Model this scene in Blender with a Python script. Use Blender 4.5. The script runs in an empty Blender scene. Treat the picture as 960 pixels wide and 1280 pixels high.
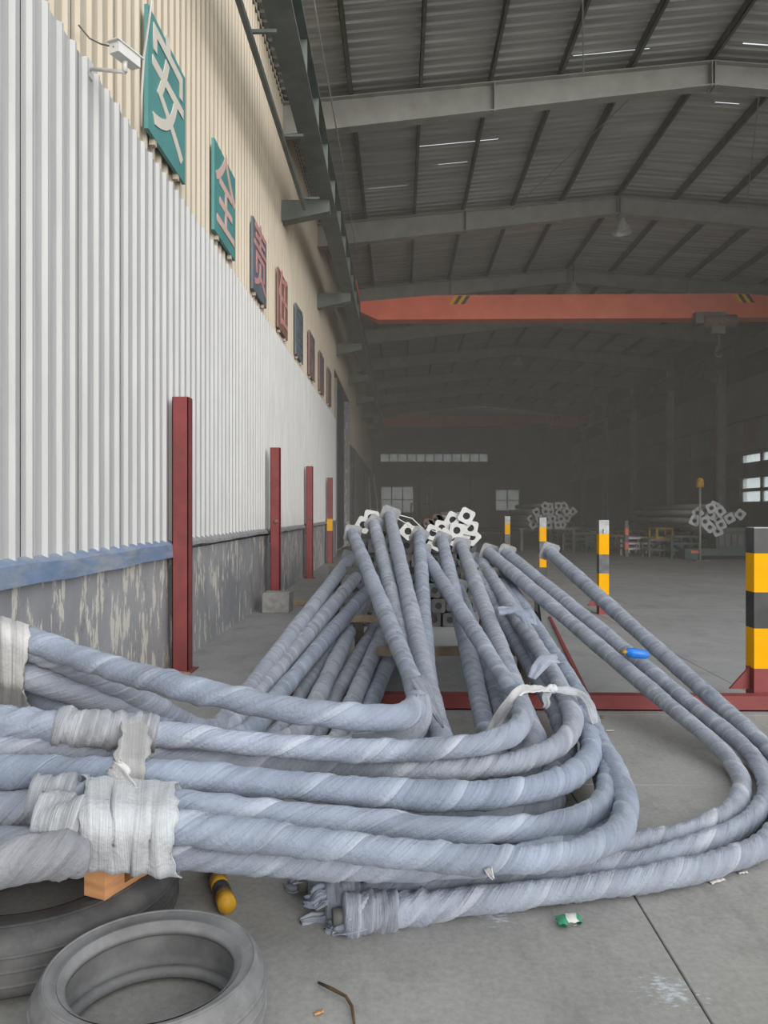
import bpy, math, random
import numpy as np
from mathutils import Vector, Matrix

# ------------------------------------------------------------------ camera, sky, exposure
scene = bpy.context.scene
COL = scene.collection
YAW = math.atan(20 / 960.0)
CAMZ = 1.5
cam_d = bpy.data.cameras.new('camera')
cam_d.sensor_fit = 'HORIZONTAL'; cam_d.sensor_width = 36.0; cam_d.lens = 36.0
cam_d.clip_end = 400
cam = bpy.data.objects.new('camera', cam_d); COL.objects.link(cam)
cam.location = (0, 0, CAMZ); cam.rotation_euler = (math.pi / 2, 0, YAW)
scene.camera = cam

world = bpy.data.worlds.new('hazy_sky'); scene.world = world
world.use_nodes = True
wn = world.node_tree.nodes; wl = world.node_tree.links
wn['Background'].inputs[0].default_value = (0.90, 0.95, 1.0, 1)
wn['Background'].inputs[1].default_value = 0.9

sun_d = bpy.data.lights.new('sun', 'SUN'); sun_d.energy = 2.3; sun_d.angle = math.radians(50)
sun_d.color = (1.0, 0.96, 0.9)
sun = bpy.data.objects.new('sun', sun_d); COL.objects.link(sun)
sun.rotation_euler = (math.radians(77), 0, math.radians(30))   # behind the camera, to the right

scene.view_settings.view_transform = 'Standard'
scene.view_settings.look = 'None'
scene.view_settings.gamma = 1.0
scene.view_settings.use_curve_mapping = False
scene.view_settings.exposure = 0.15
scene.cycles.volume_bounces = 1
scene.cycles.max_bounces = 8
scene.cycles.diffuse_bounces = 5

random.seed(7)
RNG = np.random.default_rng(11)
CR, SR = math.cos(YAW), math.sin(YAW)

def W(px, py, d):
    """photo pixel + distance along the view axis -> point of the place (metres)"""
    xc = (px - 480) / 960 * d
    return Vector((xc * CR - d * SR, xc * SR + d * CR, CAMZ - (py - 640) / 960 * d))
def WZ(px, py, z):
    return W(px, py, 960 * (CAMZ - z) / (py - 640))

# ------------------------------------------------------------------ materials
def lin(c):
    return tuple(((v / 255) / 12.92 if v / 255 <= 0.04045 else ((v / 255 + 0.055) / 1.055) ** 2.4) for v in c)
def new_mat(name):
    m = bpy.data.materials.new(name); m.use_nodes = True
    nt = m.node_tree; b = nt.nodes['Principled BSDF']
    return m, nt, b
def N(nt, typ, **kw):
    n = nt.nodes.new(typ)
    for k, v in kw.items():
        setattr(n, k, v)
    return n
def ramp(nt, fac, stops):
    r = N(nt, 'ShaderNodeValToRGB')
    e = r.color_ramp.elements
    while len(e) < len(stops): e.new(0.5)
    for el, (p, c) in zip(e, stops):
        el.position = p; el.color = (*c, 1) if len(c) == 3 else c
    nt.links.new(fac, r.inputs[0]); return r
def mixc(nt, fac, a, b, mode='MIX'):
    m = N(nt, 'ShaderNodeMix', data_type='RGBA', blend_type=mode)
    for sock, v in ((m.inputs[0], fac), (m.inputs[6], a), (m.inputs[7], b)):
        if hasattr(v, 'is_linked') or isinstance(v, bpy.types.NodeSocket): nt.links.new(v, sock)
        elif isinstance(v, (int, float)): sock.default_value = v
        else: sock.default_value = (*v, 1)
    return m.outputs[2]
def math_n(nt, op, a, b=None, c=None):
    m = N(nt, 'ShaderNodeMath', operation=op)
    for i, v in enumerate((a, b, c)):
        if v is None: continue
        if isinstance(v, bpy.types.NodeSocket): nt.links.new(v, m.inputs[i])
        else: m.inputs[i].default_value = v
    return m.outputs[0]
def noise(nt, vec, scale, detail=4, rough=0.55, dims='3D'):
    n = N(nt, 'ShaderNodeTexNoise', noise_dimensions=dims)
    n.inputs['Scale'].default_value = scale; n.inputs['Detail'].default_value = detail
    n.inputs['Roughness'].default_value = rough
    if vec is not None: nt.links.new(vec, n.inputs['Vector'])
    return n.outputs['Fac']
def objco(nt, scale=(1, 1, 1), world=True):
    if world:
        src = N(nt, 'ShaderNodeNewGeometry').outputs['Position']
    else:
        src = N(nt, 'ShaderNodeTexCoord').outputs['Object']
    mp = N(nt, 'ShaderNodeMapping'); mp.inputs['Scale'].default_value = scale
    nt.links.new(src, mp.inputs['Vector']); return mp.outputs[0]
def bump(nt, b, h, strength=0.3, dist=0.01):
    n = N(nt, 'ShaderNodeBump'); n.inputs['Strength'].default_value = strength; n.inputs['Distance'].default_value = dist
    nt.links.new(h, n.inputs['Height']); nt.links.new(n.outputs[0], b.inputs['Normal'])
def basic(name, c, rough=0.6, metal=0.0, var=0.25, scale=6.0, bmp=0.0, dirt=None, stretch=(1, 1, 1)):
    """colour with grain: c is linear rgb"""
    m, nt, b = new_mat(name)
    v = objco(nt, stretch)
    f = noise(nt, v, scale)
    lo = tuple(x * (1 - var) for x in c); hi = tuple(min(1, x * (1 + var)) for x in c)
    r = ramp(nt, f, [(0.3, lo), (0.7, hi)])
    out = r.outputs[0]
    if dirt:
        f2 = noise(nt, objco(nt, stretch), scale * 0.35, 6, 0.7)
        k = ramp(nt, f2, [(0.48, (0, 0, 0)), (0.68, (1, 1, 1))])
        out = mixc(nt, k.outputs[0], out, dirt)
    nt.links.new(out, b.inputs['Base Color'])
    b.inputs['Roughness'].default_value = rough; b.inputs['Metallic'].default_value = metal
    if bmp: bump(nt, b, noise(nt, objco(nt), scale * 6), bmp, 0.004)
    return m

M = {}
def sheet_mat(name, c, dirt):
    m, nt, b = new_mat(name)
    f = noise(nt, objco(nt, (1, 5, 0.5)), 2.2, 6, 0.6)
    r = ramp(nt, f, [(0.3, tuple(x * 0.86 for x in c)), (0.62, c)])
    f2 = noise(nt, objco(nt, (1, 9, 0.35)), 2.0, 5, 0.7)
    k = ramp(nt, f2, [(0.60, (0, 0, 0)), (0.8, (0.55, 0.55, 0.55))])
    o = mixc(nt, k.outputs[0], r.outputs[0], dirt)
    nt.links.new(o, b.inputs['Base Color']); b.inputs['Roughness'].default_value = 0.45
    return m
M['white_sheet'] = sheet_mat('white_painted_sheet', (0.55, 0.55, 0.545), (0.40, 0.39, 0.37))
M['cream_sheet'] = sheet_mat('cream_painted_sheet', (0.60, 0.525, 0.41), (0.42, 0.37, 0.29))
M['roof_sheet'] = basic('roof_sheet', (0.44, 0.43, 0.40), 0.55, 0, 0.2, 1.5, stretch=(0.3, 3, 1))
M['steel_grey'] = basic('grey_painted_steel', (0.34, 0.335, 0.30), 0.55, 0, 0.15, 3)
M['steel_dark'] = basic('dark_steel', (0.15, 0.15, 0.142), 0.6, 0.1, 0.25, 5)
M['runway'] = basic('grey_green_paint', (0.16, 0.18, 0.165), 0.55, 0, 0.2, 3)
M['hall_wall'] = basic('hall_wall_grey', (0.16, 0.155, 0.145), 0.8, 0, 0.2, 1.2)
M['hall_wall_light'] = basic('hall_wall_pale', (0.26, 0.255, 0.24), 0.7, 0, 0.15, 1.2)
M['orange'] = basic('crane_orange', lin((250, 118, 84)), 0.5, 0, 0.12, 2)
M['yellow'] = basic('safety_yellow', lin((244, 176, 0)), 0.6, 0, 0.06, 4)
M['yellow'].node_tree.nodes['Principled BSDF'].inputs['Specular IOR Level'].default_value = 0.15
M['yellow_worn'] = basic('worn_yellow', lin((210, 160, 40)), 0.6, 0, 0.2, 14, dirt=(0.06, 0.055, 0.05))
M['black'] = basic('black_paint', (0.045, 0.045, 0.045), 0.35, 0, 0.3, 8)
M['red_oxide'] = basic('red_oxide_primer', lin((140, 66, 66)), 0.6, 0, 0.16, 5, dirt=lin((118, 62, 60)))
M['galv'] = basic('galvanised', (0.42, 0.43, 0.44), 0.45, 0.35, 0.18, 20)
M['galv_post'] = basic('scuffed_galvanised', (0.30, 0.31, 0.32), 0.35, 0.5, 0.3, 9)
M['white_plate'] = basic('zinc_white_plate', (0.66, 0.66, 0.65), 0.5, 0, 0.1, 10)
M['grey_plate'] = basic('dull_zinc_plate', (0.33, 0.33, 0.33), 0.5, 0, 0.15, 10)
M['dark_plate'] = basic('shade_dark_plate', (0.085, 0.085, 0.088), 0.6, 0, 0.3, 10)  # shade in the gaps behind the pile, put into the plate colour
M['hole'] = basic('dark_bore', (0.03, 0.03, 0.03), 0.8, 0, 0.2, 5)
M['rubber'] = basic('tyre_rubber', (0.085, 0.085, 0.088), 0.7, 0, 0.25, 8, 0.25, dirt=(0.16, 0.155, 0.15))
M['rubber_dusty'] = basic('dusty_rubber', (0.25, 0.25, 0.255), 0.7, 0, 0.2, 9, 0.2, dirt=(0.16, 0.16, 0.16))
M['pine'] = basic('pine_wood', lin((206, 150, 104)), 0.7, 0, 0.22, 5, 0.2, stretch=(1, 1, 6))
M['old_wood'] = basic('weathered_wood', (0.34, 0.27, 0.19), 0.75, 0, 0.25, 8, 0.2)
M['dark_wood'] = basic('dark_wood', (0.10, 0.085, 0.07), 0.8, 0, 0.25, 8)
M['brick'] = basic('brick', (0.36, 0.25, 0.19), 0.85, 0, 0.3, 18, 0.3)
M['block'] = basic('concrete_block', (0.34, 0.335, 0.32), 0.85, 0, 0.2, 12, 0.3)
M['blue_beam'] = basic('flaking_blue_paint', lin((122, 142, 172)), 0.6, 0, 0.15, 6, dirt=(0.42, 0.42, 0.43), stretch=(1, 0.5, 2))
M['flashing'] = basic('dusty_flashing', (0.34, 0.345, 0.36), 0.6, 0, 0.2, 6)
M['teal'] = basic('teal_board', lin((92, 154, 152)), 0.5, 0, 0.1, 2)
M['teal_dull'] = basic('faded_board', lin((112, 122, 130)), 0.55, 0, 0.15, 2)
M['letter'] = basic('pale_letter', lin((225, 218, 205)), 0.6, 0, 0.05, 4)
M['letter_pink'] = basic('pink_letter', lin((226, 190, 180)), 0.6, 0, 0.05, 4)
M['letter_red'] = basic('faded_red_letter', lin((214, 158, 156)), 0.6, 0, 0.1, 4)
M['board_red'] = basic('faded_red_board', lin((150, 116, 110)), 0.6, 0, 0.12, 3)
M['white_plastic'] = basic('white_plastic', (0.75, 0.74, 0.71), 0.4, 0, 0.05, 6)
M['lens_dark'] = basic('dark_lens', (0.12, 0.12, 0.12), 0.2, 0, 0.1, 6)
M['green_machine'] = basic('green_machine', lin((74, 92, 88)), 0.5, 0, 0.25, 4)
M['blue_plastic'] = basic('blue_plastic', lin((40, 126, 222)), 0.35, 0, 0.15, 25)
M['green_print'] = basic('green_print', lin((60, 150, 110)), 0.45, 0, 0.15, 30)
M['twig'] = basic('twig', (0.10, 0.06, 0.035), 0.9, 0, 0.3, 30)
M['paint_pale'] = basic('pale_paint', (0.55, 0.60, 0.64), 0.7, 0, 0.15, 20)
M['black_worn'] = basic('worn_black_paint', (0.13, 0.13, 0.135), 0.45, 0.1, 0.4, 9)
M['paper'] = basic('paper', (0.68, 0.64, 0.60), 0.8, 0, 0.1, 20)
M['door_grey'] = basic('door_grey_blue', (0.12, 0.125, 0.16), 0.6, 0, 0.2, 2)
M['door_tan'] = basic('door_tan', (0.24, 0.225, 0.20), 0.6, 0, 0.12, 2)
M['lamp_metal'] = basic('lamp_aluminium', (0.62, 0.61, 0.58), 0.35, 0.3, 0.1, 6)
M['rust'] = basic('rusty_steel', (0.19, 0.13, 0.10), 0.75, 0.1, 0.35, 9)

def glass_mat(name, tint, clear):
    m, nt, b = new_mat(name)
    nt.nodes.remove(b)
    out = nt.nodes['Material Output']
    tr = N(nt, 'ShaderNodeBsdfTranslucent'); tr.inputs[0].default_value = (*tint, 1)
    tp = N(nt, 'ShaderNodeBsdfTransparent'); tp.inputs[0].default_value = (0.9, 0.92, 0.9, 1)
    mx = N(nt, 'ShaderNodeMixShader')
    f = noise(nt, objco(nt), 1.5)
    r = ramp(nt, f, [(0.3, (clear * 0.7,) * 3), (0.7, (clear,) * 3)])
    nt.links.new(r.outputs[0], mx.inputs[0])
    nt.links.new(tr.outputs[0], mx.inputs[1]); nt.links.new(tp.outputs[0], mx.inputs[2])
    nt.links.new(mx.outputs[0], out.inputs[0])
    return m
M['glass'] = glass_mat('window_glass', (0.7, 0.75, 0.75), 0.75)
M['glass_dirty'] = glass_mat('dirty_glass', (0.30, 0.29, 0.25), 0.38)

# masonry plinth: grey paint flaking off in vertical runs
def plinth_mat():
    m, nt, b = new_mat('flaking_grey_paint')
    base = ramp(nt, noise(nt, objco(nt), 1.6, 5), [(0.3, (0.27, 0.275, 0.295)), (0.7, (0.40, 0.40, 0.415))])
    f1 = noise(nt, objco(nt, (2.2, 2.2, 0.6)), 4.2, 9, 0.68)
    f2 = noise(nt, objco(nt), 0.9, 3)
    s = math_n(nt, 'ADD', f1, math_n(nt, 'MULTIPLY', f2, 0.30))
    k = ramp(nt, s, [(0.70, (0, 0, 0)), (0.73, (1, 1, 1))])
    o = mixc(nt, k.outputs[0], base.outputs[0], (0.68, 0.65, 0.59))
    f3 = noise(nt, objco(nt, (1, 1, 0.5)), 9, 6, 0.7)
    k3 = ramp(nt, f3, [(0.6, (0, 0, 0)), (0.72, (0.8, 0.8, 0.8))])
    o = mixc(nt, k3.outputs[0], o, (0.19, 0.185, 0.18))
    nt.links.new(o, b.inputs['Base Color']); b.inputs['Roughness'].default_value = 0.7
    bump(nt, b, s, 0.5, 0.012)
    return m
M['plinth'] = plinth_mat()

def concrete_mat(name, a, c, stain):
    m, nt, b = new_mat(name)
    r = ramp(nt, noise(nt, objco(nt), 0.8, 8, 0.65), [(0.3, a), (0.7, c)])
    f2 = noise(nt, objco(nt, (1, 0.6, 1)), 2.6, 8, 0.72)
    k = ramp(nt, f2, [(0.50, (0, 0, 0)), (0.72, (0.75, 0.75, 0.75))])
    o = mixc(nt, k.outputs[0], r.outputs[0], stain)
    f3 = noise(nt, objco(nt), 40, 4, 0.7)
    g = ramp(nt, f3, [(0.3, (0.82, 0.82, 0.82)), (0.7, (1.1, 1.1, 1.1))])
    o = mixc(nt, 1.0, o, g.outputs[0], 'MULTIPLY')
    nt.links.new(o, b.inputs['Base Color'])
    rr = ramp(nt, f2, [(0.3, (0.55, 0.55, 0.55)), (0.7, (0.8, 0.8, 0.8))])
    nt.links.new(rr.outputs[0], b.inputs['Roughness'])
    bump(nt, b, f3, 0.25, 0.003)
    return m
M['yard'] = concrete_mat('yard_concrete', (0.29, 0.288, 0.27), (0.43, 0.42, 0.395), (0.215, 0.21, 0.20))
def chalk_spill(m, centre, rad):
    nt = m.node_tree; b = nt.nodes['Principled BSDF']; src = b.inputs['Base Color'].links[0].from_socket
    pos = N(nt, 'ShaderNodeNewGeometry').outputs['Position']
    dist = N(nt, 'ShaderNodeVectorMath', operation='DISTANCE'); nt.links.new(pos, dist.inputs[0]); dist.inputs[1].default_value = centre
    near = ramp(nt, math_n(nt, 'DIVIDE', dist.outputs['Value'], rad), [(0.0, (1, 1, 1)), (1.0, (0, 0, 0))]).outputs[0]
    fl = noise(nt, objco(nt, (1, 2.2, 1)), 26, 6, 0.7)
    k = ramp(nt, math_n(nt, 'ADD', fl, math_n(nt, 'MULTIPLY', near, 0.28)), [(0.70, (0, 0, 0)), (0.82, (0.8, 0.8, 0.8))]).outputs[0]
    k2 = math_n(nt, 'MULTIPLY', k, ramp(nt, near, [(0.0, (0, 0, 0)), (0.15, (1, 1, 1))]).outputs[0])
    nt.links.new(mixc(nt, k2, src, (0.60, 0.66, 0.72)), b.inputs['Base Color'])
chalk_spill(M['yard'], tuple(WZ(838, 1238, 0)), 0.2)
chalk_spill(M['yard'], tuple(WZ(690, 1105, 0) + Vector((-.25, -.25, 0))), 0.16)
M['hall_floor'] = concrete_mat('hall_concrete', (0.29, 0.29, 0.288), (0.38, 0.38, 0.375), (0.23, 0.23, 0.23))
M['ground'] = concrete_mat('ground', (0.22, 0.215, 0.20), (0.28, 0.27, 0.25), (0.18, 0.17, 0.16))

def wrap_mat(name, base, seam, dark, gapt=0.66):
    m, nt, b = new_mat(name)
    uv = N(nt, 'ShaderNodeUVMap'); sep = N(nt, 'ShaderNodeSeparateXYZ'); nt.links.new(uv.outputs[0], sep.inputs[0])
    u, v = sep.outputs[0], sep.outputs[1]
    f = math_n(nt, 'FRACT', u)
    info = N(nt, 'ShaderNodeObjectInfo')
    # fibres that run along the strip
    cb = N(nt, 'ShaderNodeCombineXYZ')
    nt.links.new(math_n(nt, 'MULTIPLY', u, 2.0), cb.inputs[0]); nt.links.new(math_n(nt, 'MULTIPLY', f, 9.0), cb.inputs[1])
    nt.links.new(math_n(nt, 'MULTIPLY', info.outputs['Random'], 40), cb.inputs[2])
    fib = noise(nt, cb.outputs[0], 1.0, 4, 0.6)
    # slow variation of the strip
    cb2 = N(nt, 'ShaderNodeCombineXYZ')
    nt.links.new(u, cb2.inputs[0]); nt.links.new(math_n(nt, 'MULTIPLY', info.outputs['Random'], 40), cb2.inputs[1])
    slow = noise(nt, cb2.outputs[0], 0.9, 2)
    c = ramp(nt, slow, [(0.3, tuple(x * 0.70 for x in base)), (0.7, tuple(min(1, x * 1.20) for x in base))]).outputs[0]
    k = ramp(nt, fib, [(0.34, (0.88, 0.88, 0.89)), (0.64, (1.06, 1.06, 1.055))]).outputs[0]
    c = mixc(nt, 1.0, c, k, 'MULTIPLY')
    # doubled cloth along the overlap is whiter
    e = ramp(nt, f, [(0.0, (0.75, 0.75, 0.75)), (0.10, (0.55, 0.55, 0.55)), (0.24, (0, 0, 0)), (0.97, (0, 0, 0)), (1.0, (0.2, 0.2, 0.2))]).outputs[0]
    sl2 = ramp(nt, noise(nt, cb2.outputs[0], 1.7, 3, 0.7), [(0.42, (0.12, 0.12, 0.12)), (0.62, (0.95, 0.95, 0.95))]).outputs[0]
    c = mixc(nt, math_n(nt, 'MULTIPLY', e, sl2), c, seam)
    ed = ramp(nt, f, [(0.0, (0, 0, 0)), (0.965, (0, 0, 0)), (0.985, (0.35, 0.35, 0.35)), (1.0, (0, 0, 0))]).outputs[0]
    c = mixc(nt, ed, c, dark)
    grime = ramp(nt, noise(nt, objco(nt), 9.0, 6, 0.7), [(0.35, (0.86, 0.87, 0.89)), (0.65, (1.04, 1.04, 1.04))]).outputs[0]
    c = mixc(nt, 1.0, c, grime, 'MULTIPLY')
    # bare blue-grey pole in gaps
    gap = ramp(nt, noise(nt, objco(nt), 2.1, 5, 0.7), [(gapt, (0, 0, 0)), (gapt + .05, (0.8, 0.8, 0.8))]).outputs[0]
    c = mixc(nt, gap, c, dark)
    tint = ramp(nt, info.outputs['Random'], [(0.0, (0.86, 0.91, 0.98)), (0.35, (1.0, 1.0, 1.02)), (0.7, (0.97, 0.95, 0.95)), (1.0, (1.12, 1.10, 1.08))]).outputs[0]
    c = mixc(nt, 1.0, c, tint, 'MULTIPLY')
    nt.links.new(c, b.inputs['Base Color'])
    b.inputs['Roughness'].default_value = 0.55
    b.inputs['Sheen Weight'].default_value = 0.15
    cw = N(nt, 'ShaderNodeCombineXYZ')
    nt.links.new(math_n(nt, 'MULTIPLY', u, 5.0), cw.inputs[0]); nt.links.new(math_n(nt, 'MULTIPLY', f, 4.5), cw.inputs[1]); nt.links.new(info.outputs['Random'], cw.inputs[2])
    wrk = noise(nt, cw.outputs[0], 1.6, 5, 0.65)
    bump(nt, b, math_n(nt, 'ADD', math_n(nt, 'MULTIPLY', wrk, 2.2), math_n(nt, 'ADD', fib, noise(nt, objco(nt), 60, 3))), 0.75, 0.008)
    return m
M['wrap'] = wrap_mat('woven_wrapping', (0.37, 0.41, 0.485), (0.70, 0.73, 0.79), (0.17, 0.22, 0.30))
M['wrap_white'] = wrap_mat('white_woven_wrapping', (0.72, 0.72, 0.71), (0.84, 0.84, 0.83), (0.60, 0.60, 0.60), .9)
M['wrap_pale'] = wrap_mat('pale_woven_wrapping', (0.50, 0.53, 0.57), (0.78, 0.80, 0.82), (0.4, 0.42, 0.46))
M['wrap_grey'] = wrap_mat('grey_cloth_wrapping', (0.31, 0.32, 0.36), (0.50, 0.51, 0.54), (0.26, 0.27, 0.30), .9)

# ------------------------------------------------------------------ mesh helpers
class MB:
    def __init__(s): s.v = []; s.f = []
    def quad(s, a, b, c, d):
        n = len(s.v); s.v += [tuple(a), tuple(b), tuple(c), tuple(d)]; s.f.append((n, n + 1, n + 2, n + 3)); return s
    def poly(s, pts):
        n = len(s.v); s.v += [tuple(p) for p in pts]; s.f.append(tuple(range(n, n + len(pts)))); return s
    def box(s, lo, hi, mat=None):
        n = len(s.v)
        for z in (lo[2], hi[2]):
            for x, y in ((lo[0], lo[1]), (hi[0], lo[1]), (hi[0], hi[1]), (lo[0], hi[1])):
                p = Vector((x, y, z)); s.v.append(tuple(mat @ p if mat else p))
        s.f += [tuple(n + i for i in q) for q in ((3, 2, 1, 0), (4, 5, 6, 7), (0, 1, 5, 4), (1, 2, 6, 5), (2, 3, 7, 6), (3, 0, 4, 7))]
        return s
    def bar(s, p, q, w, h=None, up=Vector((0, 0, 1))):
        """box section bar from p to q"""
        h = h or w; p = Vector(p); q = Vector(q); d = (q - p).normalized()
        if abs(d.dot(up)) > 0.99: up = Vector((0, 1, 0))
        sx = d.cross(up).normalized(); sz = sx.cross(d)
        n = len(s.v)
        for c in (p, q):
            for a, b in ((-1, -1), (1, -1), (1, 1), (-1, 1)):
                s.v.append(tuple(c + sx * a * w / 2 + sz * b * h / 2))
        s.f += [tuple(n + i for i in k) for k in ((3, 2, 1, 0), (4, 5, 6, 7), (0, 1, 5, 4), (1, 2, 6, 5), (2, 3, 7, 6), (3, 0, 4, 7))]
        return s
    def tube(s, pts, r, n=8, cap=True):
        pts = [Vector(p) for p in pts]
        rs = r if isinstance(r, (list, tuple)) else [r] * len(pts)
        base = len(s.v); up = Vector((0, 0, 1))
        for i, p in enumerate(pts):
            d = (pts[min(i + 1, len(pts) - 1)] - pts[max(i - 1, 0)]).normalized()
            u = up if abs(d.dot(up)) < 0.95 else Vector((1, 0, 0))
            sx = d.cross(u).normalized(); sz = sx.cross(d)
            for k in range(n):
                a = 2 * math.pi * k / n
                s.v.append(tuple(p + (sx * math.cos(a) + sz * math.sin(a)) * rs[i]))
        for i in range(len(pts) - 1):
            for k in range(n):
                a = base + i * n + k; b = base + i * n + (k + 1) % n
                s.f.append((a, b, b + n, a + n))
        if cap:
            s.f.append(tuple(base + k for k in range(n))[::-1])
            s.f.append(tuple(base + (len(pts) - 1) * n + k for k in range(n)))
        return s
    def lathe(s, prof, n=24, mat=None, closed=False):
        """profile of (r, z) about z"""
        base = len(s.v); m = len(prof)
        for k in range(n):
            a = 2 * math.pi * k / n
            for r, z in prof:
                p = Vector((r * math.cos(a), r * math.sin(a), z)); s.v.append(tuple(mat @ p if mat else p))
        for k in range(n):
            for i in range(m if closed else m - 1):
                j = (i + 1) % m
                s.f.append((base + k * m + i, base + ((k + 1) % n) * m + i, base + ((k + 1) % n) * m + j, base + k * m + j))
        return s
    def mesh(s, name, mat, smooth=False):
        me = bpy.data.meshes.new(name); me.from_pydata(s.v, [], s.f); me.update()
        me.materials.append(M[mat] if isinstance(mat, str) else mat)
        if smooth: me.polygons.foreach_set('use_smooth', [True] * len(me.polygons))
        return me
    def build(s, name, mat, parent=None, smooth=False, loc=None):
        return place(name, s.mesh(name, mat, smooth), parent, loc)
def place(name, me, parent=None, loc=None, rot=None, mw=None):
    o = bpy.data.objects.new(name, me); COL.objects.link(o)
    if parent: o.parent = parent
    if mw is not None: o.matrix_local = mw
    if loc is not None: o.location = loc
    if rot is not None: o.rotation_euler = rot
    return o
def tag(o, label=None, cat=None, group=None, kind=None):
    if label: o['label'] = label
    if cat: o['category'] = cat
    if group: o['group'] = group
    if kind: o['kind'] = kind
    return o
def empty(name, loc=(0, 0, 0), rz=0):
    o = bpy.data.objects.new(name, None); COL.objects.link(o); o.location = loc; o.rotation_euler = (0, 0, rz)
    o.empty_display_size = 0.1
    return o
def recenter(o):
    """move a mesh object's origin to its own lowest middle"""
    me = o.data; n = len(me.vertices); co = np.empty(n * 3); me.vertices.foreach_get('co', co); co = co.reshape(-1, 3)
    c = (co.min(0) + co.max(0)) / 2; c[2] = co[:, 2].min()
    me.vertices.foreach_set('co', (co - c).ravel()); me.update(); o.location = Vector(c)
    return Vector(c)

# ------------------------------------------------------------------ the setting
XL, XR = -2.2, 13.9          # inner faces of the long walls
Y0, YE = 11.3, 62.0           # open front of the hall, its far wall
RIDX = 5.85
RAFT = [14.56 + 6.15 * i for i in range(8)]
def roof_z(x):               # underside of the roof sheets
    return 10.12 - abs(x - RIDX) * 0.085

g = MB().box((-60, -40, -0.35), (70, 110, -0.08)).build('ground', 'ground'); tag(g, kind='structure')
fl = MB().box((XL - 0.2, -8, -0.09), (XR + 0.1, YE, -0.035)).build('floor', 'ground'); tag(fl, kind='structure')
def slab(x0, x1, y0, y1, mat, gap=0.003):
    b = 0.003
    m = MB()
    lo = (x0 + gap, y0 + gap, -0.06); hi = (x1 - gap, y1 - gap, 0.0)
    # bevelled block
    n = len(m.v)
    for (i, z) in ((0, -0.06), (0, -b), (b, 0.0)):
        for x, y in ((lo[0] + i, lo[1] + i), (hi[0] - i, lo[1] + i), (hi[0] - i, hi[1] - i), (lo[0] + i, hi[1] - i)):
            m.v.append((x, y, z))
    for l in (0, 4):
        for k in range(4): m.f.append((l + k, l + (k + 1) % 4, l + 4 + (k + 1) % 4, l + 4 + k))
    m.f.append((8, 9, 10, 11))
    return m.build('slab', mat, fl)
ys = [-8, -4, 0.2, 4.25, 5.72]
xs = [XL - 0.2, 0.915, 5.2, 9.6, XR + 0.1]
for j in range(len(ys) - 1):
    for i in range(len(xs) - 1): slab(xs[i], xs[i + 1], ys[j], ys[j + 1], 'yard')
yy = 5.72
while yy < YE - 0.1:
    y1 = min(yy + 6.15, YE)
    for i in range(4): slab((XL - 0.2, 2.9, 6.6, 10.3)[i], (2.9, 6.6, 10.3, XR + 0.1)[i], yy, y1, 'hall_floor', 0.003)
    yy = y1

# ribbed cladding sheets: one profile, shared by all sheets of a kind
def rib_profile(width, nrib, h, top, foot):
    pts = [(0.0, 0.0)]
    p = width / nrib
    for i in range(nrib):
        c = p * (i + 0.5)
        pts += [(c - foot / 2, 0.0), (c - top / 2, h), (c + top / 2, h), (c + foot / 2, 0.0)]
        pts += [(c + p * 0.34, 0.0), (c + p * 0.38, h * 0.16), (c + p * 0.46, h * 0.16), (c + p * 0.5, 0.0)] if i < nrib - 1 else []
    pts.append((width + 0.01, 0.0))
    return pts
def sheet_mesh(name, mat, width, nrib, h, top, foot, z0, z1, ragged=0.0, ax='wall'):
    m = MB(); pr = rib_profile(width, nrib, h, top, foot)
    rr = random.Random(3)
    for i in range(len(pr) - 1):
        (a, ha), (b, hb) = pr[i], pr[i + 1]
        m.quad((ha, a, z0), (hb, b, z0), (hb, b, z1 + ragged * rr.uniform(-1, 1)), (ha, a, z1 + ragged * rr.uniform(-1, 1)))
    return m.mesh(name, mat)

wl_ = MB()
wl_.box((XL - 0.5, -6, -0.06), (XL + 0.0, 26.4, 1.12))           # masonry plinth
wl_.box((XL - 0.5, -6, 1.12), (XL - 0.07, 26.4, 9.6))              # backing
wl_.box((XL - 0.5, 34.0, -0.06), (XL - 0.03, YE + 0.3, 9.6))
wl_.box((XL - 0.5, 26.4, 6.4), (XL - 0.06, 34.0, 9.6))
wall_left = wl_.build('wall_left', 'plinth'); tag(wall_left, kind='structure')
SW = 0.80
cream_me = sheet_mesh('wall_sheet', 'cream_sheet', SW, 4, 0.030, 0.028, 0.065, 4.55, 9.55)
white_variants = []
for k in range(4):
    random.seed(40 + k)
    white_variants.append(sheet_mesh('wall_sheet', 'white_sheet', SW, 4, 0.030, 0.020, 0.052, 1.2, 4.65 + random.uniform(-0.012, 0.012), 0.008))
y = -6.0; k = 0
while y < YE - 0.2:
    if y < 25.9:
        place('wall_sheet', white_variants[k % 4], wall_left, (XL, y, (0.008 if k % 3 == 0 else 0)))
    if not (26.0 < y < 33.6):
        place('wall_sheet', cream_me, wall_left, (XL - 0.05, y, 0))
    k += 1; y += SW
short = sheet_mesh('wall_sheet', 'cream_sheet', SW, 4, 0.032, 0.045, 0.085, 6.4, 9.55)
y = 26.0
while y < 33.6: place('wall_sheet', short, wall_left, (XL - 0.05, y, 0)); y += SW
dado = sheet_mesh('wall_sheet', 'hall_wall', SW, 3, 0.03, 0.04, 0.08, 0.0, 4.5)
y = 36.2
while y < YE - 0.3: place('wall_sheet', dado, wall_left, (XL + 0.02, y, 0)); y += SW
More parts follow.
